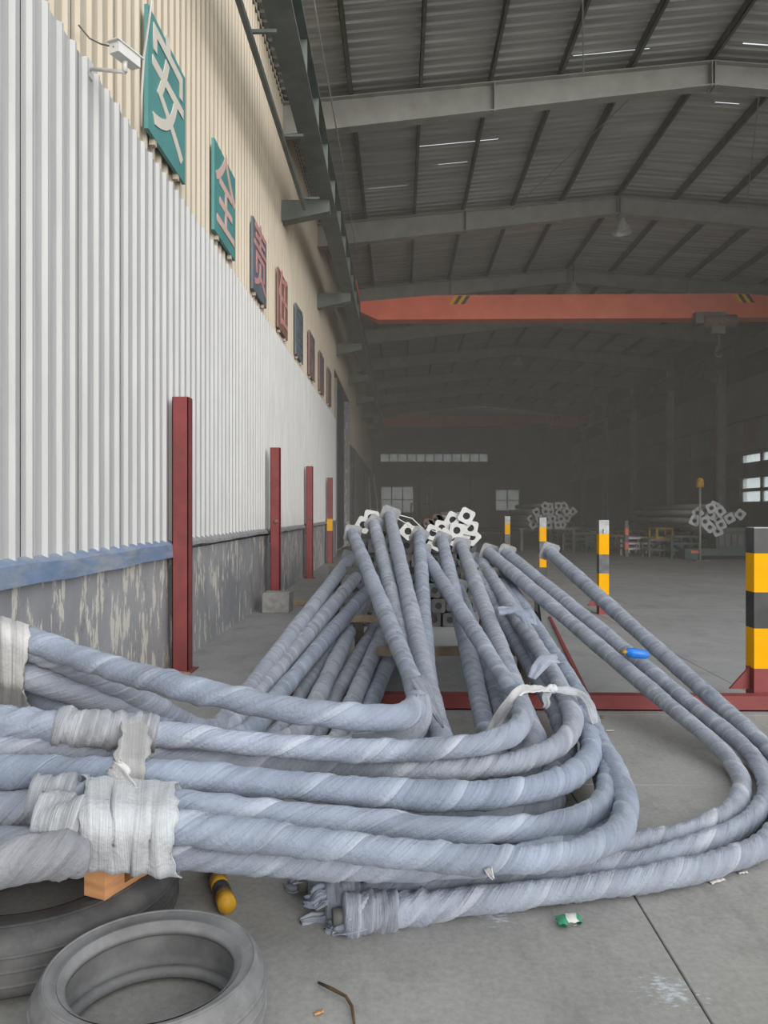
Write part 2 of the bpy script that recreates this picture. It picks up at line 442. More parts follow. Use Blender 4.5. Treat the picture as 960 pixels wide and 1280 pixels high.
# ledge flashing under the white sheets, kinked where it sags; near length is the blue channel
def ledge(name, y0, y1, mat, z_in, z_out, x_out, drop):
    m = MB(); n = max(2, int((y1 - y0) / 0.45)); rr = random.Random(int(y0 * 10))
    prev = None
    for i in range(n + 1):
        yv = y0 + (y1 - y0) * i / n; w = rr.uniform(-0.012, 0.012)
        sec = [(XL - 0.02, yv, z_in), (x_out, yv, z_out + w), (x_out + 0.004, yv, z_out - drop + w), (XL + 0.0, yv, z_out - drop - 0.012 + w)]
        if prev:
            for a in range(3): m.quad(prev[a], sec[a], sec[a + 1], prev[a + 1])
        prev = sec
    return m.build(name, mat, wall_left)
ledge('flashing', -6, 7.25, 'blue_beam', 1.25, 1.20, XL + 0.07, 0.12)
yv = 7.25
for seg in range(4):
    ledge('flashing', yv, min(yv + 5.1, 26.4), 'flashing', 1.255, 1.19 - 0.01 * (seg % 2), XL + 0.07, 0.035); yv += 5.1

# sliding door in the left wall
d1 = MB().box((XL - 0.42, 26.4, 0), (XL - 0.30, 34.0, 6.4)).build('door_1', 'door_grey'); tag(d1, kind='structure')
for i in range(5):
    MB().box((XL - 0.30, 26.5 + i * 1.5, 0.05), (XL - 0.27, 27.9 + i * 1.5, 6.3)).build('panel', 'door_grey', d1)
MB().box((XL - 0.30, 27.9, 0), (XL - 0.1, 28.15, 6.4)).build('frame', 'steel_grey', d1)

# right wall with its window openings
wr = MB()
X0, X1 = XR, XR + 0.3
WY0, WY1 = 28.2, 31.75
wr.box((X0, Y0, -0.06), (X1, WY0, 9.6)); wr.box((X0, WY1, -0.06), (X1, YE + 0.3, 9.6))
for z0, z1 in ((-0.06, 1.85), (2.92, 3.42), (3.86, 9.6)): wr.box((X0, WY0, z0), (X1, WY1, z1))
wall_right = wr.build('wall_right', 'hall_wall'); tag(wall_right, kind='structure')
for yv in np.arange(Y0, YE - 0.5, 6.0):
    y1 = min(yv + 5.97, YE)
    MB().box((X0 - 0.05, yv, 5.22), (X0, y1, 6.82)).build('panel', 'hall_wall_light', wall_right)
    MB().box((X0 - 0.04, yv, 3.95), (X0, y1, 5.14)).build('panel', 'hall_wall_light', wall_right)
def window(name, axis, a0, a1, z0, z1, at, cols, rows, glass, frame=0.07, fm='steel_dark'):
    w = empty(name, (at, (a0 + a1) / 2, z0) if axis == 'y' else ((a0 + a1) / 2, at, z0)); tag(w, kind='structure')
    def P(a, t, z):
        return (t, a - (a0 + a1) / 2, z - z0) if axis == 'y' else (a - (a0 + a1) / 2, t, z - z0)
    def bx(nm, b0, b1, t0, t1, c0, c1, mt):
        p, q = P(b0, t0, c0), P(b1, t1, c1)
        return MB().box(tuple(map(min, p, q)), tuple(map(max, p, q))).build(nm, mt, w)
    cw = (a1 - a0) / cols; rh = (z1 - z0) / rows
    for i in range(cols):
        for j in range(rows):
            bx('pane', a0 + cw * i + frame / 2, a0 + cw * (i + 1) - frame / 2, 0.10, 0.115, z0 + rh * j + frame / 3, z0 + rh * (j + 1) - frame / 3, glass)
    for i in range(cols + 1): bx('mullion', a0 + cw * i - frame / 2, a0 + cw * i + frame / 2, 0.06, 0.16, z0, z1, fm)
    for j in range(rows + 1): bx('transom', a0, a1, 0.07, 0.15, z0 + rh * j - frame / 3, z0 + rh * j + frame / 3, fm)
    return w
window('window_1', 'y', WY0, WY1, 1.85, 2.92, X0, 2, 2, 'glass', 0.2)
window('window_2', 'y', WY0, WY1, 3.42, 3.86, X0, 2, 1, 'glass', 0.2)

# far wall
we = MB()
ops = [(-1.6, 7.1, 5.55, 6.2), (-1.55, 1.1, 1.45, 3.55), (7.7, 9.6, 1.6, 3.3)]
xs_ = sorted({XL - 0.5, XR + 0.3, *[o[0] for o in ops], *[o[1] for o in ops]}); zs_ = sorted({-0.06, 10.3, *[o[2] for o in ops], *[o[3] for o in ops]})
for i in range(len(xs_) - 1):
    for j in range(len(zs_) - 1):
        cx, cz = (xs_[i] + xs_[i + 1]) / 2, (zs_[j] + zs_[j + 1]) / 2
        if not any(o[0] < cx < o[1] and o[2] < cz < o[3] for o in ops):
            we.box((xs_[i], YE, zs_[j]), (xs_[i + 1], YE + 0.25, zs_[j + 1]))
wall_back = we.build('wall_back', 'hall_wall'); tag(wall_back, kind='structure')
window('window_3', 'x', -1.6, 7.1, 5.55, 6.2, YE, 12, 1, 'glass_dirty', 0.06)
window('window_4', 'x', -1.55, 1.1, 1.45, 3.55, YE, 3, 2, 'glass_dirty', 0.06)
window('window_5', 'x', 7.7, 9.6, 1.6, 3.3, YE, 2, 2, 'glass_dirty', 0.06)
d2 = MB().box((1.7, YE - 0.12, 0), (5.5, YE, 4.3)).build('door_2', 'door_tan'); tag(d2, kind='structure')
for i in range(3): MB().box((1.75, YE - 0.15, 0.1 + i * 1.4), (5.45, YE - 0.12, 1.4 + i * 1.4)).build('panel', 'door_tan', d2)
d3 = MB().box((5.75, YE - 0.1, 0), (7.2, YE, 4.2)).build('door_3', 'door_tan'); tag(d3, kind='structure')
MB().box((5.8, YE - 0.13, 0.1), (7.15, YE - 0.1, 4.1)).build('panel', 'door_tan', d3)

# roof
ceil = MB().box((RIDX - 0.25, Y0, roof_z(RIDX) + 0.02), (RIDX + 0.25, YE, roof_z(RIDX) + 0.06)).build('ceiling', 'roof_sheet'); tag(ceil, kind='structure')
def roof_sheet_mesh(side, notch=None):
    m = MB(); w = 1.0
    xe = XL - 0.4 if side < 0 else XR + 0.4
    pr = rib_profile(w, 4, 0.035, 0.03, 0.08)
    xs2 = [RIDX, xe] if notch is None else [RIDX, notch[0], notch[0] + 0.001 * side, notch[1], notch[1] + 0.001 * side, xe]
    for s in range(len(xs2) - 1):
        xa, xb = xs2[s], xs2[s + 1]
        cut = notch is not None and s == 2
        for i in range(len(pr) - 1):
            (a, ha), (b, hb) = pr[i], pr[i + 1]
            if cut and i == len(pr) - 2: b = b - notch[2]
            if cut and b <= a: continue
            m.quad((xa, a, roof_z(xa) - ha + 0.035), (xb, a, roof_z(xb) - ha + 0.035), (xb, b, roof_z(xb) - hb + 0.035), (xa, b, roof_z(xa) - hb + 0.035))
    return m.mesh('roof_sheet', 'roof_sheet')
RSH = {-1: roof_sheet_mesh(-1), 1: roof_sheet_mesh(1)}
leaks = {(-1, 9): (2.2, 0.4, 0.05), (-1, 10): (1.6, 0.9, 0.04), (1, 6): (6.3, 7.6, 0.055), (1, 5): (7.0, 8.4, 0.05), (-1, 6): (4.6, 3.2, 0.04), (1, 8): (6.6, 7.1, 0.045), (1, 10): (9.6, 10.2, 0.045), (-1, 11): (0.2, -0.8, 0.03), (1, 13): (5.9, 6.6, 0.03)}
for s in (-1, 1):
    for i in range(52):
        if Y0 + i * .99 > YE - .3: break
        lk = leaks.get((s, i + 4))
        place('roof_sheet', roof_sheet_mesh(s, lk) if lk else RSH[s], ceil, (0, Y0 + i * 0.99, 0))
pm = {}
for i in range(-6, 7):
    x = RIDX + i * 1.32 + (0.18 if i > 0 else -0.18 if i < 0 else 0)
    zt = roof_z(x) - 0.01
    p = MB().box((x - 0.035, Y0, zt - 0.17), (x - 0.025, YE, zt)); p.box((x - 0.035, Y0, zt - 0.17), (x + 0.035, YE, zt - 0.16)); p.box((x - 0.035, Y0, zt - 0.01), (x + 0.035, YE, zt))
    p.build('purlin', 'steel_dark', ceil)
for n_, ry in enumerate(RAFT):
    for s in (-1, 1):
        xe = XL - 0.1 if s < 0 else XR + 0.1
        ra = MB()
        def zt(x): return roof_z(x) - 0.19
        def dep(x): return 0.46 + 0.02 * abs(x - RIDX)
        for (x0, x1) in ((RIDX, (RIDX + xe) / 2), ((RIDX + xe) / 2, xe)):
            for w, za, zb in ((0.24, lambda x: zt(x) - 0.02, zt), (0.014, lambda x: zt(x) - dep(x), zt), (0.24, lambda x: zt(x) - dep(x), lambda x: zt(x) - dep(x) + 0.02)):
                n = len(ra.v)
                for x in (x0, x1):
                    ra.v += [(x, ry - w / 2, za(x)), (x, ry + w / 2, za(x)), (x, ry + w / 2, zb(x)), (x, ry - w / 2, zb(x))]
                ra.f += [tuple(n + q for q in k) for k in ((3, 2, 1, 0), (4, 5, 6, 7), (0, 1, 5, 4), (1, 2, 6, 5), (2, 3, 7, 6), (3, 0, 4, 7))]
        r_ = ra.build('rafter', 'steel_grey'); tag(r_, kind='structure')
        for x in (RIDX + s * 0.03, (RIDX + xe) / 2):
            MB().box((x - 0.008, ry - 0.13, zt(x) - dep(x) - 0.03), (x + 0.008, ry + 0.13, zt(x))).build('splice_plate', 'steel_grey', r_)
    # columns: flush in the left wall, free of the right wall
    c_ = MB().box((XR - 0.38, ry - 0.12, 0), (XR - 0.36, ry + 0.12, 8.75)); c_.box((XR - 0.08, ry - 0.12, 0), (XR - 0.06, ry + 0.12, 8.75)); c_.box((XR - 0.37, ry - 0.007, 0), (XR - 0.07, ry + 0.007, 8.75))
    tag(c_.build('column', 'steel_grey'), kind='structure')
    for sx, nm in ((1, 0), (-1, 1)):
        xa = XL - 0.03 if sx > 0 else XR - 0.38
        b = MB(); xb = xa + sx * 0.9 if sx > 0 else xa - 0.62
        for w, z0a, z0b, z1 in ((0.26, 6.98, 7.16, 7.38), ):
            n = len(b.v)
            for x, z0 in ((xa, z0a), (xb, z0b)):
                b.v += [(x, ry - w / 2, z0), (x, ry + w / 2, z0), (x, ry + w / 2, z1), (x, ry - w / 2, z1)]
            b.f += [tuple(n + q for q in k) for k in ((3, 2, 1, 0), (4, 5, 6, 7), (0, 1, 5, 4), (1, 2, 6, 5), (2, 3, 7, 6), (3, 0, 4, 7))]
        tag(b.build('runway_bracket', 'runway'), kind='structure')
# crane runways
for cx in (-1.42, 12.98):
    r = MB()
    r.box((cx - 0.17, 7.0, 7.38), (cx + 0.17, YE, 7.41)); r.box((cx - 0.17, 7.0, 7.98), (cx + 0.17, YE, 8.01)); r.box((cx - 0.008, 7.0, 7.4), (cx + 0.008, YE, 8.0))
    ro = r.build('runway_beam', 'runway'); tag(ro, kind='structure')
    MB().box((cx - 0.03, 7.0, 8.01), (cx + 0.03, YE, 8.09)).build('rail', 'steel_dark', ro)
    for yv in np.arange(7.5, YE, 1.5):
        for s in (-1, 1): MB().box((cx + min(0, s * 0.15), yv - 0.006, 7.41), (cx + max(0, s * 0.15), yv + 0.006, 7.98)).build('stiffener', 'runway', ro)

# dusty air inside the hall
hz = MB().box((XL + .3, Y0 + .5, .02), (XR - .45, YE - .2, 9.25)).build('hall_haze', 'steel_grey'); tag(hz, 'thin dusty haze hanging in the air of the hall', 'haze', kind='stuff')
m_, nt_, b_ = new_mat('dusty_air'); nt_.nodes.remove(b_)
vs_ = N(nt_, 'ShaderNodeVolumeScatter'); vs_.inputs['Color'].default_value = (0.95, 0.92, 0.82, 1); vs_.inputs['Density'].default_value = 0.0115; vs_.inputs['Anisotropy'].default_value = 0.0
nt_.links.new(vs_.outputs[0], nt_.nodes['Material Output'].inputs['Volume'])
hz.data.materials.clear(); hz.data.materials.append(m_)

# ------------------------------------------------------------------ lamp poles
def catmull(P, per=24):
    P = [np.array(p, float) for p in P]
    P = [2 * P[0] - P[1]] + P + [2 * P[-1] - P[-2]]
    out = []
    for i in range(1, len(P) - 2):
        p0, p1, p2, p3 = P[i - 1:i + 3]
        t0 = 0; t1 = t0 + max(1e-6, np.linalg.norm(p1 - p0)) ** 0.5; t2 = t1 + max(1e-6, np.linalg.norm(p2 - p1)) ** 0.5; t3 = t2 + max(1e-6, np.linalg.norm(p3 - p2)) ** 0.5
        for t in np.linspace(t1, t2, per, endpoint=False):
            A1 = (t1 - t) / (t1 - t0) * p0 + (t - t0) / (t1 - t0) * p1
            A2 = (t2 - t) / (t2 - t1) * p1 + (t - t1) / (t2 - t1) * p2
            A3 = (t3 - t) / (t3 - t2) * p2 + (t - t2) / (t3 - t2) * p3
            B1 = (t2 - t) / (t2 - t0) * A1 + (t - t0) / (t2 - t0) * A2
            B2 = (t3 - t) / (t3 - t1) * A2 + (t - t1) / (t3 - t1) * A3
            out.append((t2 - t) / (t2 - t1) * B1 + (t - t1) / (t2 - t1) * B2)
    out.append(P[-2])
    return np.array(out)
def resample(C, ds):
    seg = np.linalg.norm(np.diff(C, axis=0), axis=1); s = np.concatenate([[0], np.cumsum(seg)])
    n = max(4, int(s[-1] / ds)); t = np.linspace(0, s[-1], n)
    return np.stack([np.interp(t, s, C[:, k]) for k in range(3)], 1), t
def frames(C):
    T = np.gradient(C, axis=0); T /= np.linalg.norm(T, axis=1)[:, None]
    Nn = np.zeros_like(T); up = np.array([0, 0, 1.0])
    v = up - T[0] * T[0].dot(up); Nn[0] = v / np.linalg.norm(v)
    for i in range(1, len(C)):
        v = Nn[i - 1] - T[i] * T[i].dot(Nn[i - 1]); Nn[i] = v / np.linalg.norm(v)
    return T, Nn, np.cross(T, Nn)
def wrapped_tube(name, C3, r, mat, s_arm, seed, ds=0.013, nr=26, pitch=(0.075, 0.27), rag=0.35, rbase=0.0, ridge=(0.0022, 0.0075), hand=1):
    rg = np.random.default_rng(seed)
    C, s = resample(C3, ds); T, A, B = frames(C); n = len(C); L = s[-1]
    blend = 1 / (1 + np.exp(-(s - s_arm) / 0.06))
    pit = pitch[0] + (pitch[1] - pitch[0]) * blend
    pit = pit * (1 + 0.25 * np.sin(s * 2.1 + rg.uniform(0, 6)) + 0.15 * np.sin(s * 5.7 + rg.uniform(0, 6)))
    phi = np.concatenate([[0], np.cumsum((np.diff(s)) / pit[1:])]) + rg.uniform(0, 1)
    phi = phi + sum(np.sin(s * k + rg.uniform(0, 6)) * a for k, a in ((9.0, .22), (15.0, .16), (27.0, .10))) * (1 - blend)
    th = np.arange(nr) / nr
    U = phi[:, None] + hand * th[None, :]
    f = U - np.floor(U)
    amp = (ridge[0] + (ridge[1] - ridge[0]) * blend)[:, None] * (0.6 + 0.6 * np.sin(U * 0.9 + rg.uniform(0, 6)) ** 2)
    saw = np.clip(f / 0.06, 0, 1) * (1 - f) * 1.0
    saw = np.where(f < 0.06, f / 0.06, 1 - (f - 0.06) / 0.94)
    # soft pucker across strip
    wr = np.zeros((n, nr))
    for q in range(5):
        wr += np.sin(2 * np.pi * (f * rg.integers(2, 7) + U * rg.uniform(-1.2, 1.2)) + rg.uniform(0, 6)) * rg.uniform(0.3, 1)
    wr *= 0.0009 * (0.5 + 1.3 * blend)[:, None]
    lump = sum(np.sin(s * k + rg.uniform(0, 6)) * a for k, a in ((3.1, 0.0020), (7.7, 0.0018), (17.0, 0.0010), (41.0, 0.0007)))
    R = r + rbase * (1 - np.clip(s / max(s_arm, .1), 0, 1) ** 2.2)[:, None] + amp * saw + wr + lump[:, None]
    # ragged loose wrapping at the tip
    ragm = np.clip((s - (L - rag)) / 0.05, 0, 1)[:, None] if rag > 0 else np.zeros((n, 1))
    rn = np.zeros((n, nr))
    for q in range(7):
        rn += np.sin(s[:, None] * rg.uniform(25, 110) + 2 * np.pi * th[None, :] * rg.integers(1, 6) + rg.uniform(0, 6)) * rg.uniform(0.4, 1)
    R = R + ragm * (0.008 + 0.0042 * rn)
    R[-1] *= 0.75; R[0] *= 0.97
    a = 2 * np.pi * th
    V = C[:, None, :] + R[:, :, None] * (A[:, None, :] * np.cos(a)[None, :, None] + B[:, None, :] * np.sin(a)[None, :, None])
    V = V.reshape(-1, 3)
    V = np.vstack([V, C[0], C[-1]])
    i = np.arange(n - 1)[:, None] * nr; k = np.arange(nr)[None, :]; k2 = (k + 1) % nr
    F = np.stack([i + k, i + k2, i + nr + k2, i + nr + k], -1).reshape(-1, 4)
    cap = []
    o = n * nr
    kk = np.arange(nr)
    capA = np.stack([np.full(nr, o), (kk + 1) % nr, kk], 1); capB = np.stack([np.full(nr, o + 1), (n - 1) * nr + kk, (n - 1) * nr + (kk + 1) % nr], 1)
    me = bpy.data.meshes.new(name)
    me.vertices.add(len(V)); me.vertices.foreach_set('co', V.ravel())
    nl = F.size + capA.size + capB.size
    me.loops.add(nl); me.loops.foreach_set('vertex_index', np.concatenate([F.ravel(), capA.ravel(), capB.ravel()]).astype(np.int32))
    npoly = len(F) + 2 * nr
    st = np.concatenate([np.arange(len(F)) * 4, F.size + np.arange(2 * nr) * 3]).astype(np.int32)
    me.polygons.add(npoly); me.polygons.foreach_set('loop_start', st)
    me.polygons.foreach_set('use_smooth', np.ones(npoly, bool))
    uv = me.uv_layers.new(name='UVMap')
    Ue = np.concatenate([U, U[:, :1] + hand], 1)
    Se = np.repeat(s[:, None], nr + 1, 1)
    def pick(X):
        return np.stack([X[:-1, :-1], X[:-1, 1:], X[1:, 1:], X[1:, :-1]], -1).reshape(-1)
    uvx = np.concatenate([pick(Ue), np.full(nr * 6, 0.5)]); uvy = np.concatenate([pick(Se), np.zeros(nr * 6)])
    uv.data.foreach_set('uv', np.stack([uvx, uvy], 1).ravel().astype(np.float32))
    me.update(calc_edges=True); me.validate()
    me.materials.append(M[mat])
    return me, C, s, T
def plate_mesh(side, hole, th, mat, nm='base_plate', bolts=True):
    """square flange with round bore and four bolt holes, facing -z/+z"""
    m = MB(); n = 24
    def ring(cx, cy, rr, k): return (cx + rr * math.cos(k), cy + rr * math.sin(k))
    h = side / 2; c = side * 0.06
    outer = []
    for i in range(n):
        a = 2 * math.pi * i / n + math.pi / n
        x, y = math.cos(a), math.sin(a); q = h / max(abs(x), abs(y)); x, y = x * q, y * q
        outer.append((x, y))
    for z, flip in ((0, True), (th, False)):
        b = len(m.v)
        for i in range(n): m.v.append((*outer[i], z))
        for i in range(n): m.v.append((*ring(0, 0, hole, 2 * math.pi * i / n + math.pi / n), z))
        for i in range(n):
            q = (b + i, b + (i + 1) % n, b + n + (i + 1) % n, b + n + i); m.f.append(q[::-1] if flip else q)
    for i in range(n):
        j = (i + 1) % n
        m.f.append((i, j, 2 * n + j, 2 * n + i)); m.f.append((n + j, n + i, 3 * n + i, 3 * n + j))
    return m.mesh(nm, mat)
PL_POLE = plate_mesh(0.235, 0.042, 0.018, 'galv')
BOLT_ME = MB().lathe([(0, 0), (0.016, 0), (0.016, 0.003), (0, 0.003)], 10).mesh('bolt_hole', 'hole')
GUS_ME = MB().poly([(0, -0.004, 0), (0.05, -0.004, 0), (0, -0.004, 0.09)]).poly([(0, 0.004, 0), (0, 0.004, 0.09), (0.05, 0.004, 0)]).quad((0.05, -0.004, 0), (0.05, 0.004, 0), (0, 0.004, 0.09), (0, -0.004, 0.09)).mesh('gusset', 'galv')
def pts3(lst):
    out = []
    for p in lst:
        if len(p) == 4: out.append(W(p[0], p[1], p[3]))
        else: out.append(WZ(p[0], p[1], p[2]))
    return out
POLES = {}
ORD = ['first', 'second', 'third', 'fourth', 'fifth', 'sixth', 'seventh', 'eighth', 'ninth', 'tenth', 'eleventh', 'twelfth', 'thirteenth', 'fourteenth', 'fifteenth', 'sixteenth']
def lamp_pole(key, label, base, rest, r=0.059, seed=0, mat='wrap', roll=0.3, n_shaft=1, rag=0.3, hand=1, ridge=(0.0016, 0.0075), plate=0.19, pitch=(0.085, 0.43)):
    b = W(*base)
    P = [WZ(*p) for p in rest]
    e = P[0]
    ctrl = [b.lerp(e, t) for t in (0, 0.12, 0.35, 0.6, 0.85)] + P
    C3 = catmull(ctrl, 20)
    pitch = (pitch[0] * (0.8 + 0.06 * (seed * 7 % 9)), pitch[1] * (0.62 + 0.06 * (seed * 5 % 9)))
    s_arm = (e - b).length * 1.02
    me, C, s, T = wrapped_tube('lamp_pole', C3, r, mat, s_arm, seed, rag=rag, hand=hand, ridge=ridge, pitch=pitch, rbase=max(0.0, 0.0655 - r))
    o = place('lamp_pole', me)
    c = recenter(o)
    tag(o, label, 'lamp pole', 'wrapped bent lamp poles of the big pile')
    POLES[key] = (C, s, T, r, o)
    if plate:
        t = Vector(-T[0])
        q = t.to_track_quat('Z', 'Y').to_matrix().to_4x4()
        mw = Matrix.Translation(b - c + t * 0.0) @ q @ Matrix.Rotation(roll, 4, 'Z')
        p = place('base_plate', PL_POLE, o, mw=mw @ Matrix.Scale(plate / .235, 4))
        for sx in (-1, 1):
            for sy in (-1, 1):
                place('bolt_hole', BOLT_ME, p, (sx * 0.085, sy * 0.085, 0.017))
    zmin = C[:, 2].min()
    if zmin < r - 0.01: print('LOW', key, round(zmin, 3))
    return o

# --- arms that sweep to the left (nearest last); (px, py, z) triples are the bend and arm
lamp_pole('A1', 'topmost wrapped pole with short elbow, arm rising left to white woven bundle by wall', (441, 667, 8.6),
    [(515, 850, .58), (522, 872, .57), (516, 888, .58), (496, 896, .60), (440, 896, .62), (360, 886, .66), (250, 864, .73), (150, 838, .80), (60, 808, .88), (-20, 782, .95)], seed=1, roll=.2, rag=0, r=.053)
lamp_pole('A2', 'wrapped pole just right of the topmost elbowed one, mostly hidden below its elbow', (468, 655, 8.75),
    [(513, 838, .48), (524, 890, .42), (512, 918, .38), (480, 933, .36), (400, 937, .36), (250, 922, .42)], seed=2, roll=.7, rag=0)
lamp_pole('A3', 'wrapped pole whose tilted base plate stands highest in the pile', (487, 645, 8.9),
    [(545, 900, .37), (551, 930, .31), (535, 948, .29), (480, 950, .29), (380, 946, .31), (250, 940, .36)], seed=3, roll=.35, rag=0, plate=.22)
lamp_pole('A4', 'wrapped pole running straight toward the viewer in the middle of the pile', (524, 670, 8.6),
    [(534, 850, .44), (542, 925, .27), (532, 950, .22), (490, 962, .2), (400, 962, .22)], seed=4, roll=.55, rag=0)
lamp_pole('B', 'wrapped pole with sharp elbow under white knotted tie, second arm from the top', (528, 690, 8.4),
    [(630, 847, .55), (648, 872, .52), (654, 893, .50), (644, 914, .485), (605, 929, .48), (504, 938, .49), (400, 936, .52), (300, 928, .56), (200, 917, .60), (100, 910, .65), (10, 902, .69), (-25, 900, .7)], seed=5, roll=.1, hand=1, rag=.38, r=.046)
lamp_pole('S2', 'slim wrapped pole half hidden under the elbow of the tied one', (553, 676, 8.6),
    [(606, 905, .25), (618, 945, .19), (598, 968, .17), (520, 975, .18), (420, 972, .2)], seed=6, roll=.4, rag=0)
lamp_pole('S3', 'wrapped pole crossing under the white knotted tie from plate beside white flanges', (577, 683, 8.5),
    [(650, 878, .40), (668, 925, .31), (660, 955, .27), (620, 972, .26), (520, 978, .28)], seed=7, roll=.2, rag=0)
lamp_pole('H', 'wrapped pole low in the pile, arm glimpsed between fourth and fifth arms', (572, 735, 7.8),
    [(636, 912, .24), (676, 975, .15), (690, 998, .13), (672, 1012, .14), (600, 1018, .17), (470, 1013, .21)], seed=8, rag=0)
lamp_pole('S5', 'thin wrapped pole beside the crumpled one, ending under the tie', (586, 702, 8.4),
    [(668, 840, .34), (702, 905, .24), (706, 945, .19), (680, 978, .17), (600, 990, .18), (500, 992, .2)], seed=9, roll=.6, rag=0)
lamp_pole('C', 'crumple-wrapped pole passing under the knot, third arm from top with bare blue patch', (600, 702, 8.4),
    [(688, 836, .43), (708, 874, .38), (716, 902, .365), (704, 927, .36), (662, 948, .36), (600, 959, .37), (504, 962, .385), (400, 958, .40), (200, 948, .49), (60, 940, .57), (-40, 936, .6)], seed=10, roll=.15, ridge=(0.012, 0.008), rag=0, r=.049)
lamp_pole('D', 'thick pale wrapped pole, fourth arm from the top sweeping behind the knotted band', (608, 714, 8.3),
    [(703, 872, .32), (731, 910, .285), (739, 938, .275), (724, 962, .28), (684, 982, .295), (600, 994, .325), (504, 993, .37), (400, 985, .42), (250, 972, .50), (170, 967, .54), (60, 966, .57), (-40, 964, .58)], seed=11, r=.055, rag=0)
lamp_pole('E', 'fifth wrapped arm from the top with ragged torn tip left of the band', (618, 717, 8.3),
    [(726, 892, .26), (753, 945, .22), (761, 975, .21), (752, 1003, .21), (720, 1024, .22), (660, 1036, .24), (560, 1037, .285), (400, 1024, .37), (230, 1007, .475), (120, 1000, .53), (36, 998, .555)], seed=12, rag=.30, r=.049)
lamp_pole('F', 'outermost wrapped pole of the upper pile, lowest long arm with ragged white tip', (634, 729, 8.0),
    [(723, 866, .35), (747, 920, .27), (772, 970, .23), (783, 1008, .22), (774, 1038, .22), (738, 1060, .23), (690, 1071, .25), (600, 1075, .28), (504, 1067, .325), (360, 1050, .40), (220, 1034, .475), (120, 1027, .52), (46, 1022, .54)], seed=13, r=.048, rag=.34)
lamp_pole('G', 'wrapped pole under the lowest long arm, blue paint bare near its left end', (626, 737, 7.8),
    [(722, 895, .16), (752, 970, .12), (756, 1015, .12), (725, 1047, .145), (650, 1072, .17), (560, 1083, .19), (450, 1083, .225), (330, 1076, .30), (200, 1065, .385), (100, 1057, .42), (10, 1053, .43), (-30, 1052, .43)], seed=14, rag=0, r=.047)
# --- three on the yard floor to the right
lamp_pole('R1', 'inner of the three wrapped poles curving on the concrete at right', (611, 691, 8.3),
    [(900, 936, .10), (926, 975, .054), (915, 1012, .052), (862, 1040, .052), (787, 1057, .052), (700, 1072, .052), (560, 1090, .052), (384, 1105, .052)], seed=15, rag=.22, r=.046)
lamp_pole('R2', 'middle of the three wrapped poles curving on the concrete at right', (633, 692, 8.2),
    [(930, 934, .10), (957, 975, .054), (950, 1012, .052), (893, 1050, .052), (810, 1076, .052), (700, 1093, .052), (560, 1109, .052), (405, 1128, .052)], seed=16, rag=.25, r=.046)
lamp_pole('R3', 'outer of the three wrapped poles, lying nearest the viewer on the concrete', (687, 690, 8.0),
    [(958, 934, .10), (986, 972, .054), (988, 1010, .052), (955, 1055, .052), (862, 1088, .052), (750, 1107, .052), (600, 1125, .052), (428, 1145, .054)], seed=17, r=.047, rag=.35)
# --- poles fanned out to the left, arms rising to the bundle at the wall
lamp_pole('L1', 'leftmost fanned wrapped pole, nearest the grey plinth wall', (437, 699, 8.6),
    [(284, 897, .24), (264, 914, .25), (238, 908, .31), (200, 889, .44), (133, 853, .66), (60, 818, .83), (0, 795, .93)], seed=18, rag=0)
lamp_pole('L2', 'second fanned wrapped pole from the plinth wall', (453, 712, 8.4),
    [(316, 876, .26), (285, 913, .21), (255, 920, .24), (215, 908, .34), (100, 868, .62), (30, 845, .73), (-20, 832, .78)], seed=19, rag=0)
lamp_pole('L3', 'third fanned wrapped pole from the plinth wall', (461, 735, 8.2),
    [(344, 874, .27), (312, 914, .22), (280, 926, .22), (240, 921, .29), (100, 884, .54), (20, 864, .62), (-20, 856, .65)], seed=20, rag=0)
lamp_pole('L4', 'fourth fanned wrapped pole from the plinth wall', (447, 768, 8.0),
    [(397, 873, .28), (377, 912, .21), (350, 930, .18), (300, 930, .2), (170, 910, .37), (80, 893, .48), (30, 884, .53)], seed=21, rag=0)
lamp_pole('L5', 'dusky blue wrapped pole low down between the fanned ones', (474, 776, 7.9),
    [(420, 868, .18), (402, 908, .13), (375, 930, .11), (320, 938, .11), (250, 936, .13)], seed=22, rag=0)
lamp_pole('L6', 'bluish wrapped pole left of the topmost elbow, low in the fan', (484, 778, 7.7),
    [(441, 877, .22), (427, 915, .17), (400, 942, .15), (330, 950, .15)], seed=23, rag=0)
lamp_pole('L7', 'short glimpsed wrapped pole just left of the topmost elbowed shaft', (497, 795, 7.5),
    [(463, 882, .17), (452, 915, .13), (425, 940, .11), (350, 950, .11)], seed=24, rag=0)
lamp_pole('L8', 'thin wrapped pole squeezed between third and fourth fanned ones', (452, 752, 8.1),
    [(376, 868, .18), (350, 912, .13), (310, 935, .1), (240, 940, .1)], seed=25, r=.05, rag=0)
C3 = catmull([W(*p) for p in [(330, 1018, 2.95), (200, 1003, 2.85), (100, 1006, 2.74), (20, 1013, 2.66), (-60, 1020, 2.6)]], 16)
me, C, s, T = wrapped_tube('lamp_pole', C3, 0.06, 'wrap', 0.0, 33, pitch=(0.4, 0.4), rag=0, ridge=(0.007, 0.009))
o = place('lamp_pole', me); recenter(o); tag(o, 'wrapped arm glimpsed at left edge behind the two ragged tips', 'lamp pole', 'wrapped bent lamp poles of the big pile')
